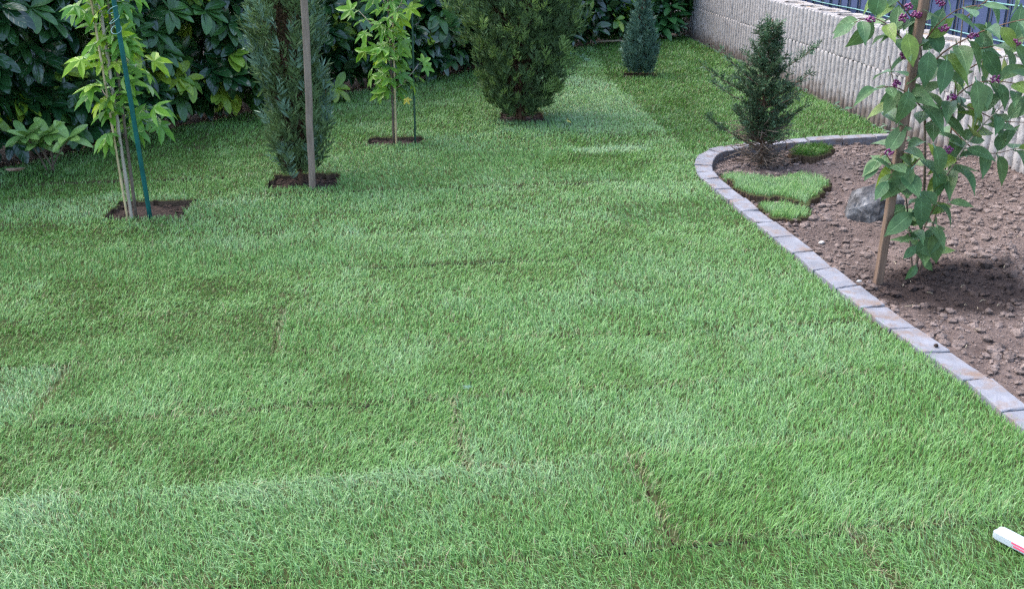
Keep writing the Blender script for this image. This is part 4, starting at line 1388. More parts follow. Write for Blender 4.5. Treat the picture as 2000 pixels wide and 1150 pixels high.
def conifer(name, base, prof, n, size, mats, label, seed, upd=0.9, tipf=0.12, k=9, inner=None, trunks=1, wfac=0.16, bare=None, trunk_r=0.018, lump=0.3):
    """prof: list of (z, radius); sprays fill the outline from half depth outwards, more at the surface"""
    r = np.random.default_rng(seed)
    t_o = thing(name, base, label, 'conifer')
    zs = np.array([p[0] for p in prof]); rs = np.array([p[1] for p in prof])
    zt = zs[-1]
    z = r.uniform(zs[0], zt, n * 4)
    rad = np.interp(z, zs, rs)
    acc = r.random(len(z)) < rad / rs.max()
    z, rad = z[acc][:n], rad[acc][:n]
    m = len(z)
    a = r.uniform(0, 6.283, m)
    # clumps: whole branches stand forward or hang back
    cl = fbm(a * 2.2, z * 7.0, seed + 3, 3) - 0.5
    fr = r.random(m) ** 0.45
    rr = rad * fr * (1 + lump * 2 * cl)
    stray = r.random(m) < 0.05
    rr = np.where(stray, rr * r.uniform(1.0, 1.25, m), rr)
    keepm = np.ones(m, bool)
    if bare:
        for (a0, aw, z0_, z1_, pk) in bare:
            da = np.abs((a - a0 + math.pi) % (2 * math.pi) - math.pi)
            keepm &= ~((da < aw) & (z > z0_) & (z < z1_) & (fr > 0.35) & (r.random(m) < pk))
    a, z, rr, fr, cl, rad = [q[keepm] for q in (a, z, rr, fr, cl, rad)]
    m = len(z)
    B = np.stack([np.cos(a) * rr, np.sin(a) * rr, z], 1)
    D = np.stack([np.cos(a) * (1 - upd * 0.55), np.sin(a) * (1 - upd * 0.55), np.full(m, upd)], 1) + r.normal(0, 0.25, (m, 3))
    sz = size * r.uniform(0.6, 1.3, m)
    tip = (fr > 0.72) & (cl > 0.0) & (r.random(m) < tipf * 3)
    inn = fr < 0.42
    groups = []
    for sel, mi, s_ in ((~tip & ~inn, 0, 1), (tip, 1, 2), (inn, 2 if len(mats) > 2 else 0, 3)):
        if sel.any():
            groups.append((sprays(B[sel], D[sel], sz[sel], k, wfac, 0.7, seed + s_), mi))
    c = link('crown', crown_mesh(groups, mats), t_o)
    c['kind'] = 'stuff'
    for i in range(trunks):
        mb = MB()
        ang = i * 2.1 + 0.5
        off = (0.0 if trunks == 1 else 0.03)
        e = np.array((math.cos(ang) * off * 3.5, math.sin(ang) * off * 3.5, zt * 0.93))
        mb.tube(curve_pts((math.cos(ang) * off, math.sin(ang) * off, -0.06), e, (0.015 * math.cos(i), 0.015 * math.sin(i), 0), 9), list(np.linspace(trunk_r, trunk_r * 0.3, 9)), 7)
        mb.build('trunk', M['twig'], t_o, smooth=True)
    # woody branchlets
    mb = MB()
    rr_ = random.Random(seed)
    for i in range(70):
        zz = rr_.uniform(zs[0] * 0.6, zt * 0.8); aa = rr_.uniform(0, 6.283)
        l = np.interp(zz, zs, rs) * rr_.uniform(0.5, 0.85)
        mb.tube(curve_pts((0.01 * math.cos(aa), 0.01 * math.sin(aa), zz), (math.cos(aa) * l, math.sin(aa) * l, zz + l * 1.1), (0, 0, -0.02), 4), [0.005, 0.004, 0.003, 0.0015], 4, cap=False)
    o = mb.build('branches', M['twig'], t_o)
    o['kind'] = 'stuff'
    return t_o


C2 = P(587, 351)
conifer('slender_conifer', C2, [(0.03, 0.11), (0.15, 0.165), (0.35, 0.17), (0.6, 0.17), (0.85, 0.20), (1.1, 0.215), (1.5, 0.20), (2.1, 0.05)], 2100, 0.120,
        [M['juniper'], M['juniper_tip'], M['cypress_brown']], 'slender blue green juniper growing behind the grey wooden stake', 21, upd=1.0, tipf=0.18, k=15,
        bare=[(-1.6, 0.26, 0.62, 1.5, 0.85)], trunk_r=0.020, wfac=0.10, lump=0.65)
C4 = P(1016, 231)
conifer('bushy_conifer', C4, [(0.02, 0.12), (0.12, 0.26), (0.3, 0.30), (0.5, 0.385), (0.75, 0.44), (1.0, 0.43), (1.4, 0.40), (1.9, 0.12)], 5200, 0.115,
        [M['cypress'], M['cypress_tip'], M['cypress_brown']], 'broad bushy green conifer, the largest standing in the lawn', 22, upd=0.95, tipf=0.14, k=15, trunks=3,
        bare=[(-1.45, 0.45, 0.0, 0.50, 0.40), (0.4, 0.5, 0.0, 0.3, 0.3)], wfac=0.10, lump=0.6)
C5 = P(1249, 148)
conifer('dwarf_conifer', C5, [(0.02, 0.09), (0.10, 0.155), (0.26, 0.165), (0.42, 0.135), (0.58, 0.085), (0.72, 0.045), (0.84, 0.010)], 1500, 0.085,
        [M['blue_cypress'], M['juniper_tip'], M['cypress_brown']], 'small cone shaped blue green conifer near the far corner of the lawn', 23, upd=1.0, tipf=0.10, k=11, wfac=0.14, lump=0.32)

# the drooping pale twig on the right of the bushy conifer
mbv, mbf = [], []
tw0, tw1 = Q(1085, 100, C4[1] - 0.1) - C4, Q(1152, 121, C4[1] - 0.2) - C4
n_ = 26
tt = rng.random(n_)
B = tw0[None] + (tw1 - tw0)[None] * tt[:, None] + np.stack([np.zeros(n_), np.zeros(n_), 0.03 * np.sin(tt * 3.1)], 1)
D = np.tile(tw1 - tw0, (n_, 1)) / np.linalg.norm(tw1 - tw0) + rng.normal(0, 0.45, (n_, 3))
V, Fq = sprays(B, D, np.full(n_, 0.05), 6, 0.2, 0.7, 77)
bc = [o for o in scene.objects if o.name.startswith('bushy_conifer')][0]
o = link('twig', mesh_np('twig', V, [Fq], [M['fir_tip']]), bc)
o['kind'] = 'stuff'

# loose young conifer in the bed: stem, single branches with sprays
C6 = P(1489, 322, -0.04)
fir = thing('young_conifer', C6, 'loose dark green young conifer with long thin branches in the soil bed', 'conifer')
mb = MB()
top6 = Q(1509, 38, C6[1]) - C6
stem6 = curve_pts((0, 0, -0.05), top6, (-0.02, 0, 0), 12)
mb.tube(stem6, list(np.linspace(0.016, 0.004, 12)), 8)
mb.build('trunk', M['twig'], fir, smooth=True)


def stem_at(z):
    return np.array([np.interp(z, [p[2] for p in stem6], [p[j] for p in stem6]) for j in range(3)])


rr6 = random.Random(5)
brs = []
for px, py, zf, dy in ((1408, 98, 0.50, 0.05), (1372, 128, 0.42, -0.1), (1392, 160, 0.36, 0.1), (1597, 90, 0.58, 0.1), (1590, 140, 0.45, 0.0), (1470, 82, 0.66, -0.1), (1575, 205, 0.22, -0.1),
                       (1440, 210, 0.14, -0.15), (1385, 230, 0.10, 0.05), (1560, 175, 0.30, 0.15), (1440, 140, 0.40, -0.2)):
    brs.append((stem_at(zf * top6[2] / 0.95), Q(px, py, C6[1] + dy) - C6))
for i in range(105):
    z = top6[2] * (0.16 + 0.80 * (i + rr6.random()) / 105)
    a = i * 2.4 + rr6.uniform(-0.5, 0.5)
    f_ = z / top6[2]
    l = np.interp(f_, [0.1, 0.25, 0.45, 0.6, 0.75, 0.9, 1], [0.18, 0.22, 0.20, 0.16, 0.10, 0.075, 0.04]) * rr6.uniform(0.5, 1.15)
    s_ = stem_at(z)
    brs.append((s_, s_ + np.array((math.cos(a) * l, math.sin(a) * l, l * rr6.uniform(0.25, 0.75)))))
BB, DD, ZZ = [], [], []
for bi, (a_, e_) in enumerate(brs):
    mb = MB()
    pts = curve_pts(a_, e_, (0, 0, -0.015), 6)
    mb.tube(pts, list(np.linspace(0.005, 0.0018, 6)), 5, cap=False)
    mb.build('branch', M['twig'], fir, smooth=True)
    ln = np.linalg.norm(e_ - a_)
    nb = int(10 + ln * 95)
    for j in range(nb):
        t = rr6.uniform(0.15, 1.0)
        i0 = min(4, int(t * 5))
        p_ = pts[i0] + (pts[i0 + 1] - pts[i0]) * (t * 5 - i0)
        BB.append(p_); DD.append((e_ - a_) / ln * 0.7 + np.array((rr6.gauss(0, 0.45), rr6.gauss(0, 0.45), rr6.gauss(0.15, 0.35)))); ZZ.append(e_[2] / top6[2])
BB, DD, ZZ = np.array(BB), np.array(DD), np.array(ZZ)
tipm = rng.random(len(BB)) < np.where(ZZ > 0.75, 0.22, 0.09)
cr = link('crown', crown_mesh([(sprays(BB[~tipm], DD[~tipm], rng.uniform(0.04, 0.078, (~tipm).sum()), 9, 0.13, 0.8, 88), 0), (sprays(BB[tipm], DD[tipm], rng.uniform(0.035, 0.065, tipm.sum()), 9, 0.13, 0.8, 89), 1)], [M['fir'], M['fir_tip']]), fir)
cr['kind'] = 'stuff'
mb = MB()                                 # bare tangled twigs at its foot
for i in range(230):
    z = rr6.uniform(0.0, 0.30); a = rr6.uniform(0, 6.283); l = rr6.uniform(0.10, 0.27)
    s_ = stem_at(z)
    e_ = s_ + np.array((math.cos(a) * l, math.sin(a) * l, rr6.uniform(-0.3, 0.55) * l))
    e_[2] = max(e_[2], 0.005)
    mb.tube(curve_pts(s_, e_, (rr6.gauss(0, 0.015), rr6.gauss(0, 0.015), rr6.gauss(0, 0.02)), 5), [0.0042, 0.0036, 0.003, 0.0025, 0.0015], 4, cap=False)
o = mb.build('bare_twigs', M['bark'], fir)
o['kind'] = 'stuff'

# ------------------------------------------------------------------ beautyberry shrub
CB = P(1788, 527)
CB[2] = float(bed_z(CB[0], CB[1]))
shrub = thing('beautyberry_shrub', CB, 'young shrub with large green leaves and purple berry clusters in the soil bed', 'shrub')
Y0 = CB[1]


def chain(pix, dys):
    return [Q(px, py, Y0 + dy) - CB for (px, py), dy in zip(pix, dys)]


BR = [
    ('stem', chain([(1788, 531), (1800, 440), (1806, 340), (1806, 230), (1800, 120), (1792, 20), (1786, -90), (1780, -190)], [0, 0, 0, 0, 0, 0, 0, 0]), 0.0075),
    ('stem', chain([(1796, 529), (1822, 440), (1842, 350), (1858, 250), (1868, 150), (1880, 40), (1886, -80)], [0.03, 0.05, 0.06, 0.08, 0.1, 0.12, 0.15]), 0.006),
    ('stem', chain([(1782, 531), (1776, 450), (1768, 370), (1758, 280), (1750, 190), (1735, 110)], [-0.02, -0.04, -0.06, -0.08, -0.1, -0.1]), 0.005),
    ('branch', chain([(1838, 365), (1872, 305), (1910, 255), (1960, 205), (2030, 135)], [0.04, -0.05, -0.1, -0.15, -0.2]), 0.005),
    ('branch', chain([(1806, 250), (1850, 205), (1900, 165), (1960, 160), (2030, 175)], [0, -0.05, -0.1, -0.15, -0.2]), 0.0045),
    ('branch', chain([(1802, 150), (1840, 105), (1900, 70), (1960, 48), (2040, 30)], [0, -0.06, -0.1, -0.15, -0.2]), 0.0045),
    ('branch', chain([(1800, 120), (1770, 85), (1735, 50), (1700, 35), (1668, 45)], [0, -0.06, -0.1, -0.12, -0.15]), 0.004),
    ('branch', chain([(1805, 215), (1775, 185), (1745, 170), (1712, 172)], [0, -0.08, -0.12, -0.15]), 0.004),
    ('branch', chain([(1768, 370), (1745, 325), (1728, 300), (1716, 312)], [-0.06, -0.1, -0.12, -0.14]), 0.0035),
    ('branch', chain([(1806, 300), (1775, 330), (1752, 335), (1735, 352)], [0, -0.1, -0.14, -0.18]), 0.003),
    ('branch', chain([(1792, 480), (1812, 430), (1830, 400), (1850, 395)], [0, -0.06, -0.1, -0.12]), 0.003),
    ('branch', chain([(1800, 60), (1760, 10), (1720, -30), (1690, -60)], [0, 0.05, 0.1, 0.12]), 0.004),
    ('branch', chain([(1868, 150), (1920, 120), (1970, 110), (2030, 95)], [0.1, 0.12, 0.15, 0.2]), 0.004),
    ('branch', chain([(1880, 40), (1930, 0), (1990, -30), (2050, -50)], [0.12, 0.1, 0.1, 0.1]), 0.004),
    ('branch', chain([(1858, 250), (1900, 290), (1940, 300), (1985, 290)], [0.08, 0.0, -0.04, -0.05]), 0.004),
    ('branch', chain([(1862, 200), (1905, 215), (1950, 235), (2010, 240)], [0.08, 0.0, -0.06, -0.1]), 0.004),
    ('branch', chain([(1800, 90), (1830, 50), (1870, 20), (1915, 10)], [0, -0.1, -0.16, -0.2]), 0.004),
    ('branch', chain([(1874, 90), (1915, 95), (1960, 85), (2015, 70)], [0.1, 0.0, -0.06, -0.1]), 0.004),
]
BLF = [grid_leaf(0.156, 0.078, 8, f_, d, 0.004, 'ovate', 0.012, s) for s, (f_, d) in enumerate(((0.25, 0.25), (0.45, 0.4), (0.15, 0.12), (0.6, 0.55)))]
BLM = {k: [leaf_mesh('leaf', l, M[k]) for l in BLF] for k in ('berry_leaf', 'berry_leaf_olive')}
rb = random.Random(12)
lt = 0


def bleaf(p_, d, nrm, sc_, k=None):
    R = frame(np.array(d, float)[None], np.array(nrm, float)[None])[0]
    put_leaf('leaf', rb.choice(BLM[k or ('berry_leaf_olive' if rb.random() < 0.16 else 'berry_leaf')]), shrub, (0, 0, 0), p_, R, sc_)


for nm, pts, rad in BR:
    mb = MB()
    k = len(pts)
    fine = []
    for i in range(k - 1):
        for t in np.linspace(0, 1, 4, endpoint=False):
            p0, p1, p2, p3 = pts[max(i - 1, 0)], pts[i], pts[i + 1], pts[min(i + 2, k - 1)]
            fine.append(0.5 * (2 * p1 + (p2 - p0) * t + (2 * p0 - 5 * p1 + 4 * p2 - p3) * t * t + (3 * p1 - p0 - 3 * p2 + p3) * t ** 3))
    fine.append(pts[-1])
    mb.tube(fine, list(np.linspace(rad, rad * 0.4, len(fine))), 6)
    mb.build(nm, M['twig'] if rad < 0.0046 else M['pale_twig'] if nm == 'branch' else M['bark'], shrub, smooth=True)
    # opposite pairs of leaves
    seglen = [np.linalg.norm(fine[i + 1] - fine[i]) for i in range(len(fine) - 1)]
    tot = sum(seglen)
    step = 0.064 if nm == 'branch' else 0.13
    s_ = 0.05 if nm == 'branch' else 0.10
    flip = 0
    while s_ < tot:
        acc = 0
        for i, l in enumerate(seglen):
            if acc + l >= s_:
                break
            acc += l
        p_ = fine[i] + (fine[i + 1] - fine[i]) * ((s_ - acc) / l)
        ax = (fine[i + 1] - fine[i]) / l
        a = rb.uniform(0, 6.283) if nm == 'stem' else (rb.uniform(-0.5, 0.5) + (1.57 if flip else 0))
        u = np.cross(ax, (0, 0, 1.0)); u /= np.linalg.norm(u) + 1e-9
        w = np.cross(ax, u)
        for sg in (1, -1):
            if rb.random() < (0.16 if nm == 'stem' else 0.1):
                continue
            rdir = (u * math.cos(a) + w * math.sin(a)) * sg
            d = rdir * 0.9 + ax * 0.4 + np.array((0, -0.05, rb.uniform(-0.6, 0.15)))
            nrm = np.array((0, -0.5, 0.8)) + ax * 0.2 + np.array((rb.gauss(0, 0.3), rb.gauss(0, 0.3), rb.gauss(0, 0.2)))
            bleaf(p_, d, nrm, rb.uniform(0.72, 1.12) * (0.85 if nm == 'branch' and s_ > tot * 0.8 else 1.0))
        s_ += step * rb.uniform(0.8, 1.2); flip = 1 - flip
    if nm == 'branch':
        bleaf(pts[-1], (pts[-1] - pts[-2]) / np.linalg.norm(pts[-1] - pts[-2]) + np.array((0, 0, -0.3)), (0, -0.4, 0.8), 0.7)
# the large hanging leaves in front
for px, py, tx, ty, w_, s_, k in ((1822, 280, 1846, 335, -0.16, 1.05, 'berry_leaf'), (1796, 372, 1806, 438, -0.15, 1.15, 'berry_leaf'), (1788, 322, 1738, 372, -0.16, 1.25, 'berry_leaf'),
                                  (1785, 412, 1738, 452, -0.14, 1.05, 'berry_leaf'), (1822, 330, 1842, 380, -0.05, 1.0, 'berry_leaf'), (1820, 452, 1832, 505, -0.08, 1.0, 'berry_leaf'),
                                  (1905, 150, 1915, 210, -0.18, 1.1, 'berry_leaf'), (1775, 172, 1768, 215, -0.18, 0.95, 'berry_leaf'), (1770, 60, 1778, 95, -0.18, 0.95, 'berry_leaf_olive'),
                                  (1815, 95, 1810, 145, -0.17, 1.0, 'berry_leaf'), (1850, 110, 1845, 150, -0.15, 1.0, 'berry_leaf'), (1790, 515, 1775, 545, -0.1, 0.55, 'berry_leaf'), (1800, 505, 1830, 535, -0.1, 0.5, 'berry_leaf'), (1790, 480, 1770, 500, -0.1, 0.55, 'berry_leaf')):
    a_ = Q(px, py, Y0 + w_) - CB; b_ = Q(tx, ty, Y0 + w_ - 0.03) - CB
    bleaf(a_, b_ - a_, (rb.uniform(-0.3, 0.3), -0.9, 0.45), s_, k)
BV, BF = ico_arrays(2)
for px, py, dy in ((1776, 14, -0.14), (1764, 36, -0.12), (1836, 5, -0.1), (1844, 56, -0.14), (1901, 70, -0.16), (1742, 62, -0.14), (1768, 108, -0.16), (1858, 190, -0.14),
                   (1852, 293, -0.12), (1945, 156, -0.16), (1750, 164, -0.16), (1736, 298, -0.16), (1985, 84, -0.18), (1845, 216, -0.08), (1790, 30, -0.1), (1700, 40, -0.15)):
    c = Q(px, py, Y0 + dy) - CB
    m = rb.randint(16, 28)
    pp = rng.normal(0, 1, (m, 3)); pp /= np.linalg.norm(pp, axis=1, keepdims=True)
    pp = pp * np.array((0.023, 0.020, 0.018)) * rng.uniform(0.5, 1.0, (m, 1)) + c
    rr_ = rng.uniform(0.0044, 0.0060, m)
    V = BV[None] * rr_[:, None, None] + pp[:, None, :]
    T = BF[None] + (np.arange(m) * len(BV))[:, None, None]
    o = link('berry_cluster', mesh_np('berry_cluster', V.reshape(-1, 3), [T.reshape(-1, 3)], [M['berry']], smooth=True), shrub)
    o['kind'] = 'stuff'
stake_b, _, _ = cane('wooden_stake', 1716, 541, 1800, 25, 0.02, M['wood_fresh'], 'brown wooden stake leaning beside the berry shrub', 'stake', 0.02, square=0.038, ztop=1.85)

# ------------------------------------------------------------------ rock, sods, bar and small things
def rock(name, c, size, mat, label, cat, seed, cuts=9, rotz=0.0, sub=4):
    r = np.random.default_rng(seed)
    v, f = ico_arrays(sub)
    for i in range(cuts):                 # planar facets
        nrm = r.normal(0, 1, 3); nrm /= np.linalg.norm(nrm)
        h = r.uniform(0.42, 0.80)
        d = v @ nrm
        k = d > h
        v[k] -= nrm[None] * (d[k] - h)[:, None]
    lon = np.arctan2(v[:, 1], v[:, 0])
    nz = fbm(v[:, 0] * 3 + v[:, 2] * 2 + 9, v[:, 1] * 3 - v[:, 2] * 1.5 + 4, seed, 4) - 0.5
    v = v * (1 + 0.16 * nz)[:, None] * np.array(size)[None]
    ca, sa_ = math.cos(rotz), math.sin(rotz)
    v = np.stack([v[:, 0] * ca - v[:, 1] * sa_, v[:, 0] * sa_ + v[:, 1] * ca, v[:, 2]], 1)
    o = link(name, mesh_np(name, v, [f], [mat]), None, tuple(float(q) for q in c))
    return tag(o, label, cat)


rc = P(1704, 415, 0.0)
bm = bmesh.new()
for q in ((-.19, -.06, -.06), (-.03, -.16, -.06), (.18, -.11, -.06), (-.185, -.055, .05), (-.10, -.10, .085), (.0, -.115, .125), (.17, -.08, .11), (-.085, .0, .185), (.04, .03, .20), (.13, .06, .17),
          (-.17, .1, -.06), (.17, .15, -.06), (-.12, .10, .12), (.20, .02, .03)):
    bm.verts.new(q)
bmesh.ops.convex_hull(bm, input=bm.verts)
for q in [v for v in bm.verts if not v.link_faces]:
    bm.verts.remove(q)
bmesh.ops.triangulate(bm, faces=bm.faces)
bmesh.ops.subdivide_edges(bm, edges=bm.edges, cuts=5, use_grid_fill=True)
bm.normal_update()
rv = np.array([v.co[:] for v in bm.verts]); rn_ = np.array([v.normal[:] for v in bm.verts])
dsp = 0.034 * (fbm(rv[:, 0] * 16 + rv[:, 2] * 22, rv[:, 1] * 16 - rv[:, 2] * 15, 5, 4) - 0.5) + 0.012 * (vnoise(rv[:, 0] * 70 + rv[:, 2] * 50, rv[:, 1] * 70, 8) - 0.5)
for v, q in zip(bm.verts, (rv + rn_ * dsp[:, None]) * np.array((0.84, 0.9, 0.95))):
    v.co = q
me = bpy.data.meshes.new('boulder'); bm.to_mesh(me); bm.free(); me.materials.append(M['rock'])
tag(link('boulder', me, None, (float(rc[0]), float(rc[1]), float(bed_z(rc[0], rc[1])) + 0.005)), 'angular grey boulder lying on the soil behind the berry shrub stake', 'boulder')


def sod(pix, zt, label, tone0, seed, az0, thick=0.05):
    poly = [P(*q)[:2] for q in pix]
    cx = sum(poly) / len(poly)
    zb = float(bed_z(cx[0], cx[1]))
    r = np.random.default_rng(seed)
    xs = [p[0] for p in poly]; ys = [p[1] for p in poly]

    def okf(x, y):
        return inside(x + 0.09 * (fbm(x * 16, y * 16, seed, 4) - 0.5), y + 0.11 * (fbm(x * 16, y * 16, seed + 9, 4) - 0.5), poly)
    top = zb + zt
    me = slab('turf_piece', okf, min(xs), max(xs), min(ys), max(ys), 0.012, lambda a, b: (a, b), top=top, thick=thick)
    o = link('turf_piece', me)
    tag(o, label, 'turf piece')
    m = int(30000 * (max(xs) - min(xs)) * (max(ys) - min(ys)))
    x = r.uniform(min(xs), max(xs), m); y = r.uniform(min(ys), max(ys), m)
    k = okf(x, y)
    for ex_, ey_ in ((0.026, 0), (-0.026, 0), (0, 0.026), (0, -0.040)):
        k &= okf(x + ex_ * r.uniform(0.2, 1.2, m), y + ey_ * r.uniform(0.2, 1.2, m))
    x, y = x[k], y[k]
    m = len(x)
    nz = fbm(x * 9, y * 9, seed, 2) - 0.5
    V, T, A = blades(x, y, az0 + r.normal(0, 0.8, m) + 2 * nz, np.clip(r.normal(0.7, 0.3, m), 0.05, 1.3), np.clip(r.normal(0.032, 0.011, m), 0.010, 0.07), r.uniform(0.0020, 0.0034, m),
                     np.clip(tone0 + 0.5 * nz + r.normal(0, 0.07, m), 0, 0.66), (r.random(m) < 0.05) * 0.8, z0=ground_z(x, y) + top)
    g = link('grass', mesh_np('grass', V, [T], [M['grass']], attrs=A), o)
    g['kind'] = 'stuff'


sod([(1404, 336), (1440, 330), (1500, 346), (1560, 332), (1608, 338), (1610, 352), (1560, 366), (1480, 362), (1430, 352)], 0.022, 'ragged piece of turf behind the loose conifer foot, underneath the larger turf piece', 0.34, 301, 1.2)
sod([(1424, 352), (1470, 348), (1530, 356), (1575, 350), (1628, 360), (1606, 378), (1574, 402), (1540, 388), (1470, 384), (1430, 368)], 0.056, 'largest loose turf piece lying uppermost on the soil bed', 0.44, 302, 1.5)
sod([(1487, 392), (1530, 394), (1586, 404), (1580, 418), (1548, 426), (1510, 420), (1484, 406)], 0.03, 'small turf piece nearest the edging stones in the soil bed', 0.42, 303, 1.0)
sod([(1546, 290), (1590, 286), (1628, 291), (1622, 302), (1580, 312), (1545, 306)], 0.05, 'deep green turf piece at the far side of the soil bed', 0.08, 304, -1.2)

# aluminium straightedge with red print at the right edge of the frame
ba, bb = P(1948, 1031, 0.05)[:2], P(2000, 1058, 0.05)[:2]
bd = (bb - ba) / np.linalg.norm(bb - ba)
bar = thing('straightedge', (ba[0], ba[1], 0.052), 'silver aluminium straightedge with red stripes lying on the grass', 'straightedge')
bar.rotation_euler = (0, 0, math.atan2(bd[1], bd[0]))
bm = bmesh.new()
Lb, Wb, Hb = 0.9, 0.044, 0.024
prof = [(-Wb / 2, 0.002), (-Wb / 2 + 0.003, 0), (Wb / 2 - 0.003, 0), (Wb / 2, 0.002), (Wb / 2, Hb - 0.003), (Wb / 2 - 0.003, Hb), (Wb / 2 - 0.012, Hb), (Wb / 2 - 0.014, Hb - 0.0015), (-Wb / 2 + 0.014, Hb - 0.0015), (-Wb / 2 + 0.012, Hb), (-Wb / 2 + 0.003, Hb), (-Wb / 2, Hb - 0.003)]
rings = []
for xx, sc_, dz in ((0.0, 0.80, 0.006), (0.006, 0.94, 0.002), (0.012, 1.0, 0), (Lb, 1.0, 0)):
    rings.append([bm.verts.new((xx, y * sc_, (z - Hb / 2) * (sc_ if xx < 0.01 else 1) + Hb / 2 - Hb + dz * 0)) for y, z in prof])
for a_, b_ in zip(rings[:-1], rings[1:]):
    for j in range(len(prof)):
        bm.faces.new((a_[j], a_[(j + 1) % len(prof)], b_[(j + 1) % len(prof)], b_[j]))
bm.faces.new(rings[0][::-1]); bm.faces.new(rings[-1])
bmesh.ops.recalc_face_normals(bm, faces=bm.faces)
me = bpy.data.meshes.new('bar'); bm.to_mesh(me); bm.free(); me.materials.append(M['alu'])
link('bar', me, bar)
for j in range(2):
    st = box_mesh('stripe', 0.5, 0.0012, 0.0045, M['red'])
    o = link('stripe', st, bar)
    o.location = (0.055 + 0.25 + 0.006 * j, -Wb / 2 - 0.0004, -0.007 - 0.008 * j)

# fallen leaf, bark, stick, pebbles, straw
fl = P(921, 757, 0.045)
o = link('fallen_leaf', leaf_mesh('fallen_leaf', star_leaf(0.030, 0.1, 0.2, 3, 0.012), M['corner_grey'], False), None, tuple(fl))
o.rotation_euler = (0.1, 0.0, 2.6)
tag(o, 'small pale green star shaped leaf lying on the open lawn', 'leaf')
fl = P(1107, 236, 0.04)
o = link('fallen_leaf', leaf_mesh('fallen_leaf', star_leaf(0.04, 0.3, 0.2, 4, 0.01), M['gum_yellow'], False), None, tuple(fl))
o.rotation_euler = (0.2, 0.1, 0.6)
tag(o, 'small yellow leaf lying on the grass right of the bushy conifer', 'leaf')
o = rock('bark_chip', P(31, 331, 0.03), (0.075, 0.025, 0.012), M['bark_chip'], 'reddish brown bark chip on the grass under the pale laurel sprout', 'bark chip', 12, 6, 0.15, sub=3)


def stick(pix, zs_, rad, mat, label):
    pts = [P(px, py, z) for (px, py), z in zip(pix, zs_)]
    mb = MB()
    p0 = pts[0]
    mb.tube([p - p0 for p in pts], [rad * (1 - 0.3 * i / len(pts)) for i in range(len(pts))], 6)
    o = mb.build('stick', mat, None, tuple(p0), smooth=True)
    return tag(o, label, 'stick')


stick([(1150, 84.5), (1170, 82), (1195, 80.5), (1210, 80), (1222, 81.5)], [0.03, 0.035, 0.045, 0.04, 0.03], 0.017, M['straw'], 'long pale stick lying at the far lawn edge beside the little blue conifer')
stick([(1115, 92), (1121, 84), (1126, 76)], [0.0, 0.05, 0.12], 0.013, M['pale_twig'], 'short grey stick propped up at the hedge foot behind the bushy conifer')
for px, py, s_, lab in ((1607, 286, 0.018, 'white stone chip beside the far turf piece'), (1607, 460, 0.016, 'pale pebble on the soil beside the curved edging stones'), (1557, 459, 0.016, 'flat pale stone at the edge of the soil below the small turf piece'),
                        (1676, 558, 0.012, 'small pale pebble lying on the corner of an edging stone')):
    c = P(px, py)
    zz = float(bed_z(c[0], c[1])) if px != 1676 else KZ
    rock('pebble', (c[0], c[1], zz + s_ * 0.4), (s_ * 1.4, s_, s_ * 0.6), M['pebble'], lab, 'pebble', px, 5, 0.3, sub=2)
c = P(1828, 678, KZ)
rock('pebble', (c[0], c[1], KZ + 0.007), (0.010, 0.009, 0.009), M['dark_soil'], 'dark crumb of soil lying on the paler edging stone', 'soil crumb', 9, 5, 0, sub=2)
# straw like roots on the damp soil round the shrub
mb = MB()
for i in range(36):
    px, py = random.uniform(1690, 1980), random.uniform(500, 600)
    if i > 10:
        px, py = random.uniform(1560, 2000), random.uniform(330, 720)
    c = P(px, py)
    zz = float(bed_z(c[0], c[1])) + 0.014
    a = random.uniform(0, 6.28); l = random.uniform(0.012, 0.05)
    mb.tube([np.array((c[0] + math.cos(a + 0.2 * t) * l * t, c[1] + math.sin(a + 0.7 * t) * l * t, zz - 0.006 + 0.006 * math.sin(3 * t))) for t in np.linspace(0, 1, 4)], 0.0014, 4)
o = mb.build('straw_bits', M['straw'])
tag(o, 'pale straw and root bits strewn on the soil bed', 'straw', kind='stuff')

# pale laurel sprout at the foot of the hedge on the left
LP = P(85, 338)
spt = thing('laurel_sprout', LP, 'low laurel sprout with pale green leaves at the hedge foot on the left', 'shrub')
lvs = [leaf_mesh('leaf', grid_leaf(0.155, 0.060, 6, 0.28, d, 0.01, 'laurel', 0.0, s), m_) for s, d in enumerate((0.15, 0.35)) for m_ in (M['laurel_mid'],)]
M['sprout'] = leaf_mat('sprout_leaf', [(0.13, 0.25, 0.055), (0.20, 0.33, 0.08), (0.10, 0.21, 0.05)], rough=0.38, spec=0.5, transl=0.2, veins=0.3, vfreq=6)
lvs = [leaf_mesh('leaf', grid_leaf(0.155, 0.062, 6, 0.28, d, 0.01, 'laurel', 0.0, s), M['sprout']) for s, d in enumerate((0.15, 0.35, 0.5))]
rs = random.Random(3)
for (hx, hy, n_) in ((52, 268, 13), (95, 262, 11), (135, 272, 9), (75, 285, 9)):
    hub = Q(hx, hy, LP[1] + rs.uniform(-0.10, 0.0)) - LP
    mb = MB()
    mb.tube(curve_pts((rs.uniform(-0.05, 0.05), 0.08, -0.05), hub, (0, 0, 0.02), 5), 0.006, 6)
    mb.build('stem', M['bark'], spt, smooth=True)
    for j in range(n_):
        ph = j * 2.4
        f_ = (j + 1) / n_
        d = np.array((math.cos(ph) * (0.4 + 0.6 * f_), math.sin(ph) * (0.4 + 0.6 * f_) - 0.25, 0.75 - 0.80 * f_))
        nrm = np.array((-math.cos(ph) * 0.1, -math.sin(ph) * 0.1 - 0.55, 0.9))
        R = frame(d[None], nrm[None])[0]
        put_leaf('leaf', rs.choice(lvs), spt, (0, 0, 0), hub, R, rs.uniform(0.7, 1.05))

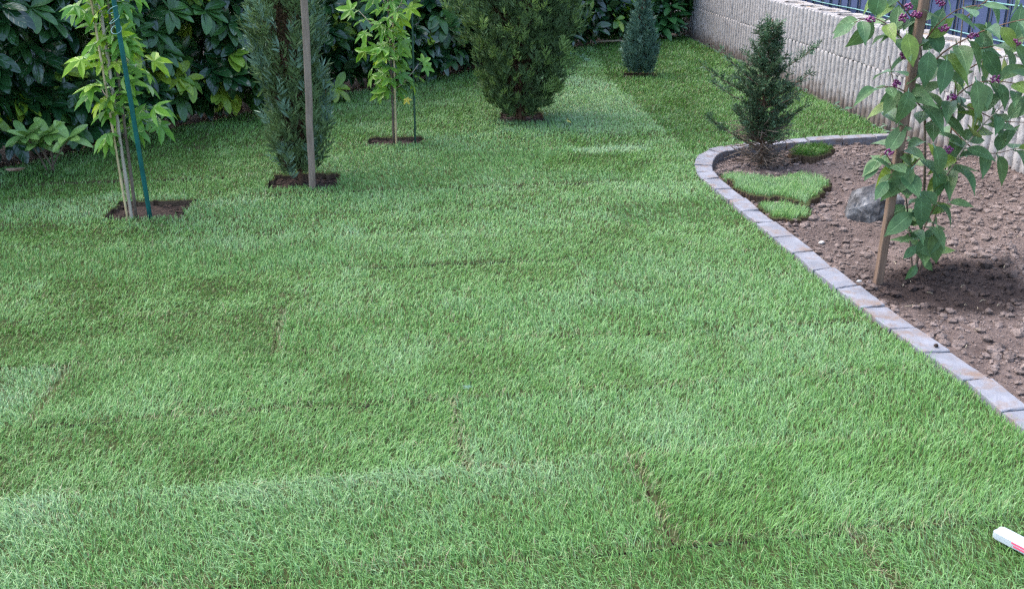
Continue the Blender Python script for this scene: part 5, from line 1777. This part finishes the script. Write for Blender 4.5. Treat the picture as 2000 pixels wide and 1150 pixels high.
# leafy plant in the far corner between hedge and wall
CPn = P(1302, 78)
cpl = thing('corner_shrub', CPn, 'broad leaved green plant in the far corner between hedge and wall', 'shrub')
cl1 = [leaf_mesh('leaf', grid_leaf(0.30, 0.11, 6, 0.25, d, 0.01, 'laurel', 0.02, s), M['corner']) for s, d in enumerate((0.3, 0.5))]
cl2 = [leaf_mesh('leaf', grid_leaf(0.16, 0.09, 6, 0.25, d, 0.01, 'ovate', 0.02, s), M['corner_grey']) for s, d in enumerate((0.3, 0.5))]
for (hx, hy, n_, set_, s0) in ((1290, 52, 12, cl1, 1.0), (1304, 38, 11, cl1, 1.1), (1318, 60, 13, cl2, 1.0), (1326, 54, 10, cl2, 0.9), (1278, 62, 9, cl1, 0.8), (1310, 15, 9, cl1, 0.9)):
    hub = Q(hx, hy, CPn[1] + rs.uniform(-0.1, 0.1)) - CPn
    mb = MB()
    mb.tube(curve_pts((rs.uniform(-0.1, 0.1), 0.05, -0.06), hub, (0, 0, 0.03), 5), 0.007, 6)
    mb.build('stem', M['bark'], cpl, smooth=True)
    for j in range(n_):
        ph = j * 2.4
        f_ = (j + 1) / n_
        d = np.array((math.cos(ph), math.sin(ph) - 0.2, 0.75 - 0.95 * f_))
        nrm = np.array((0, -0.4, 1.0))
        R = frame(d[None], nrm[None])[0]
        put_leaf('leaf', rs.choice(set_), cpl, (0, 0, 0), hub, R, s0 * rs.uniform(0.75, 1.1))
# a reddish post behind the hedge in the corner
pw = Q(1234, 12, 14.4)
po = thing('wooden_post', (pw[0], pw[1], 0), 'reddish brown wooden post half hidden behind the little blue conifer', 'post')
pm = box_mesh('shaft', 0.07, 0.07, 1.5, M['wood_fresh'], 0.006)
q_ = link('shaft', pm, po); q_.location = (0, 0, 1.32)
# small weeds along the foot of the wall
mb_v, mb_f, bofs = [], [], 0
wl = grid_leaf(0.05, 0.022, 3, 0.3, 0.3, 0.0, 'ovate', 0.0, 3)
m = 260
s_ = rng.uniform(-0.3, WLEN + 1.8, m)
k = vnoise(s_ * 2.5, s_ * 0 + 3, 7) > 0.45
s_ = s_[k]; m = len(s_)
wp = np.array([wallp(a_, -0.02 - 0.05 * rng.random()) for a_ in s_])
wz = np.where(s_ > WLEN, bed_z(wp[:, 0], wp[:, 1]), -0.02)
a = rng.uniform(0, 6.28, m)
V, Fq = place(wl, np.concatenate([wp, wz[:, None] + rng.uniform(0, 0.05, (m, 1))], 1), frame(np.stack([np.cos(a), np.sin(a), rng.uniform(-0.2, 0.9, m)], 1), np.stack([np.zeros(m), np.full(m, -0.2), np.ones(m)], 1)), rng.uniform(0.6, 1.5, m))
o = link('weeds', mesh_np('weeds', V, [Fq], [M['corner_grey']]))
tag(o, 'small weeds sprouting along the foot of the block wall', 'weeds', kind='stuff')
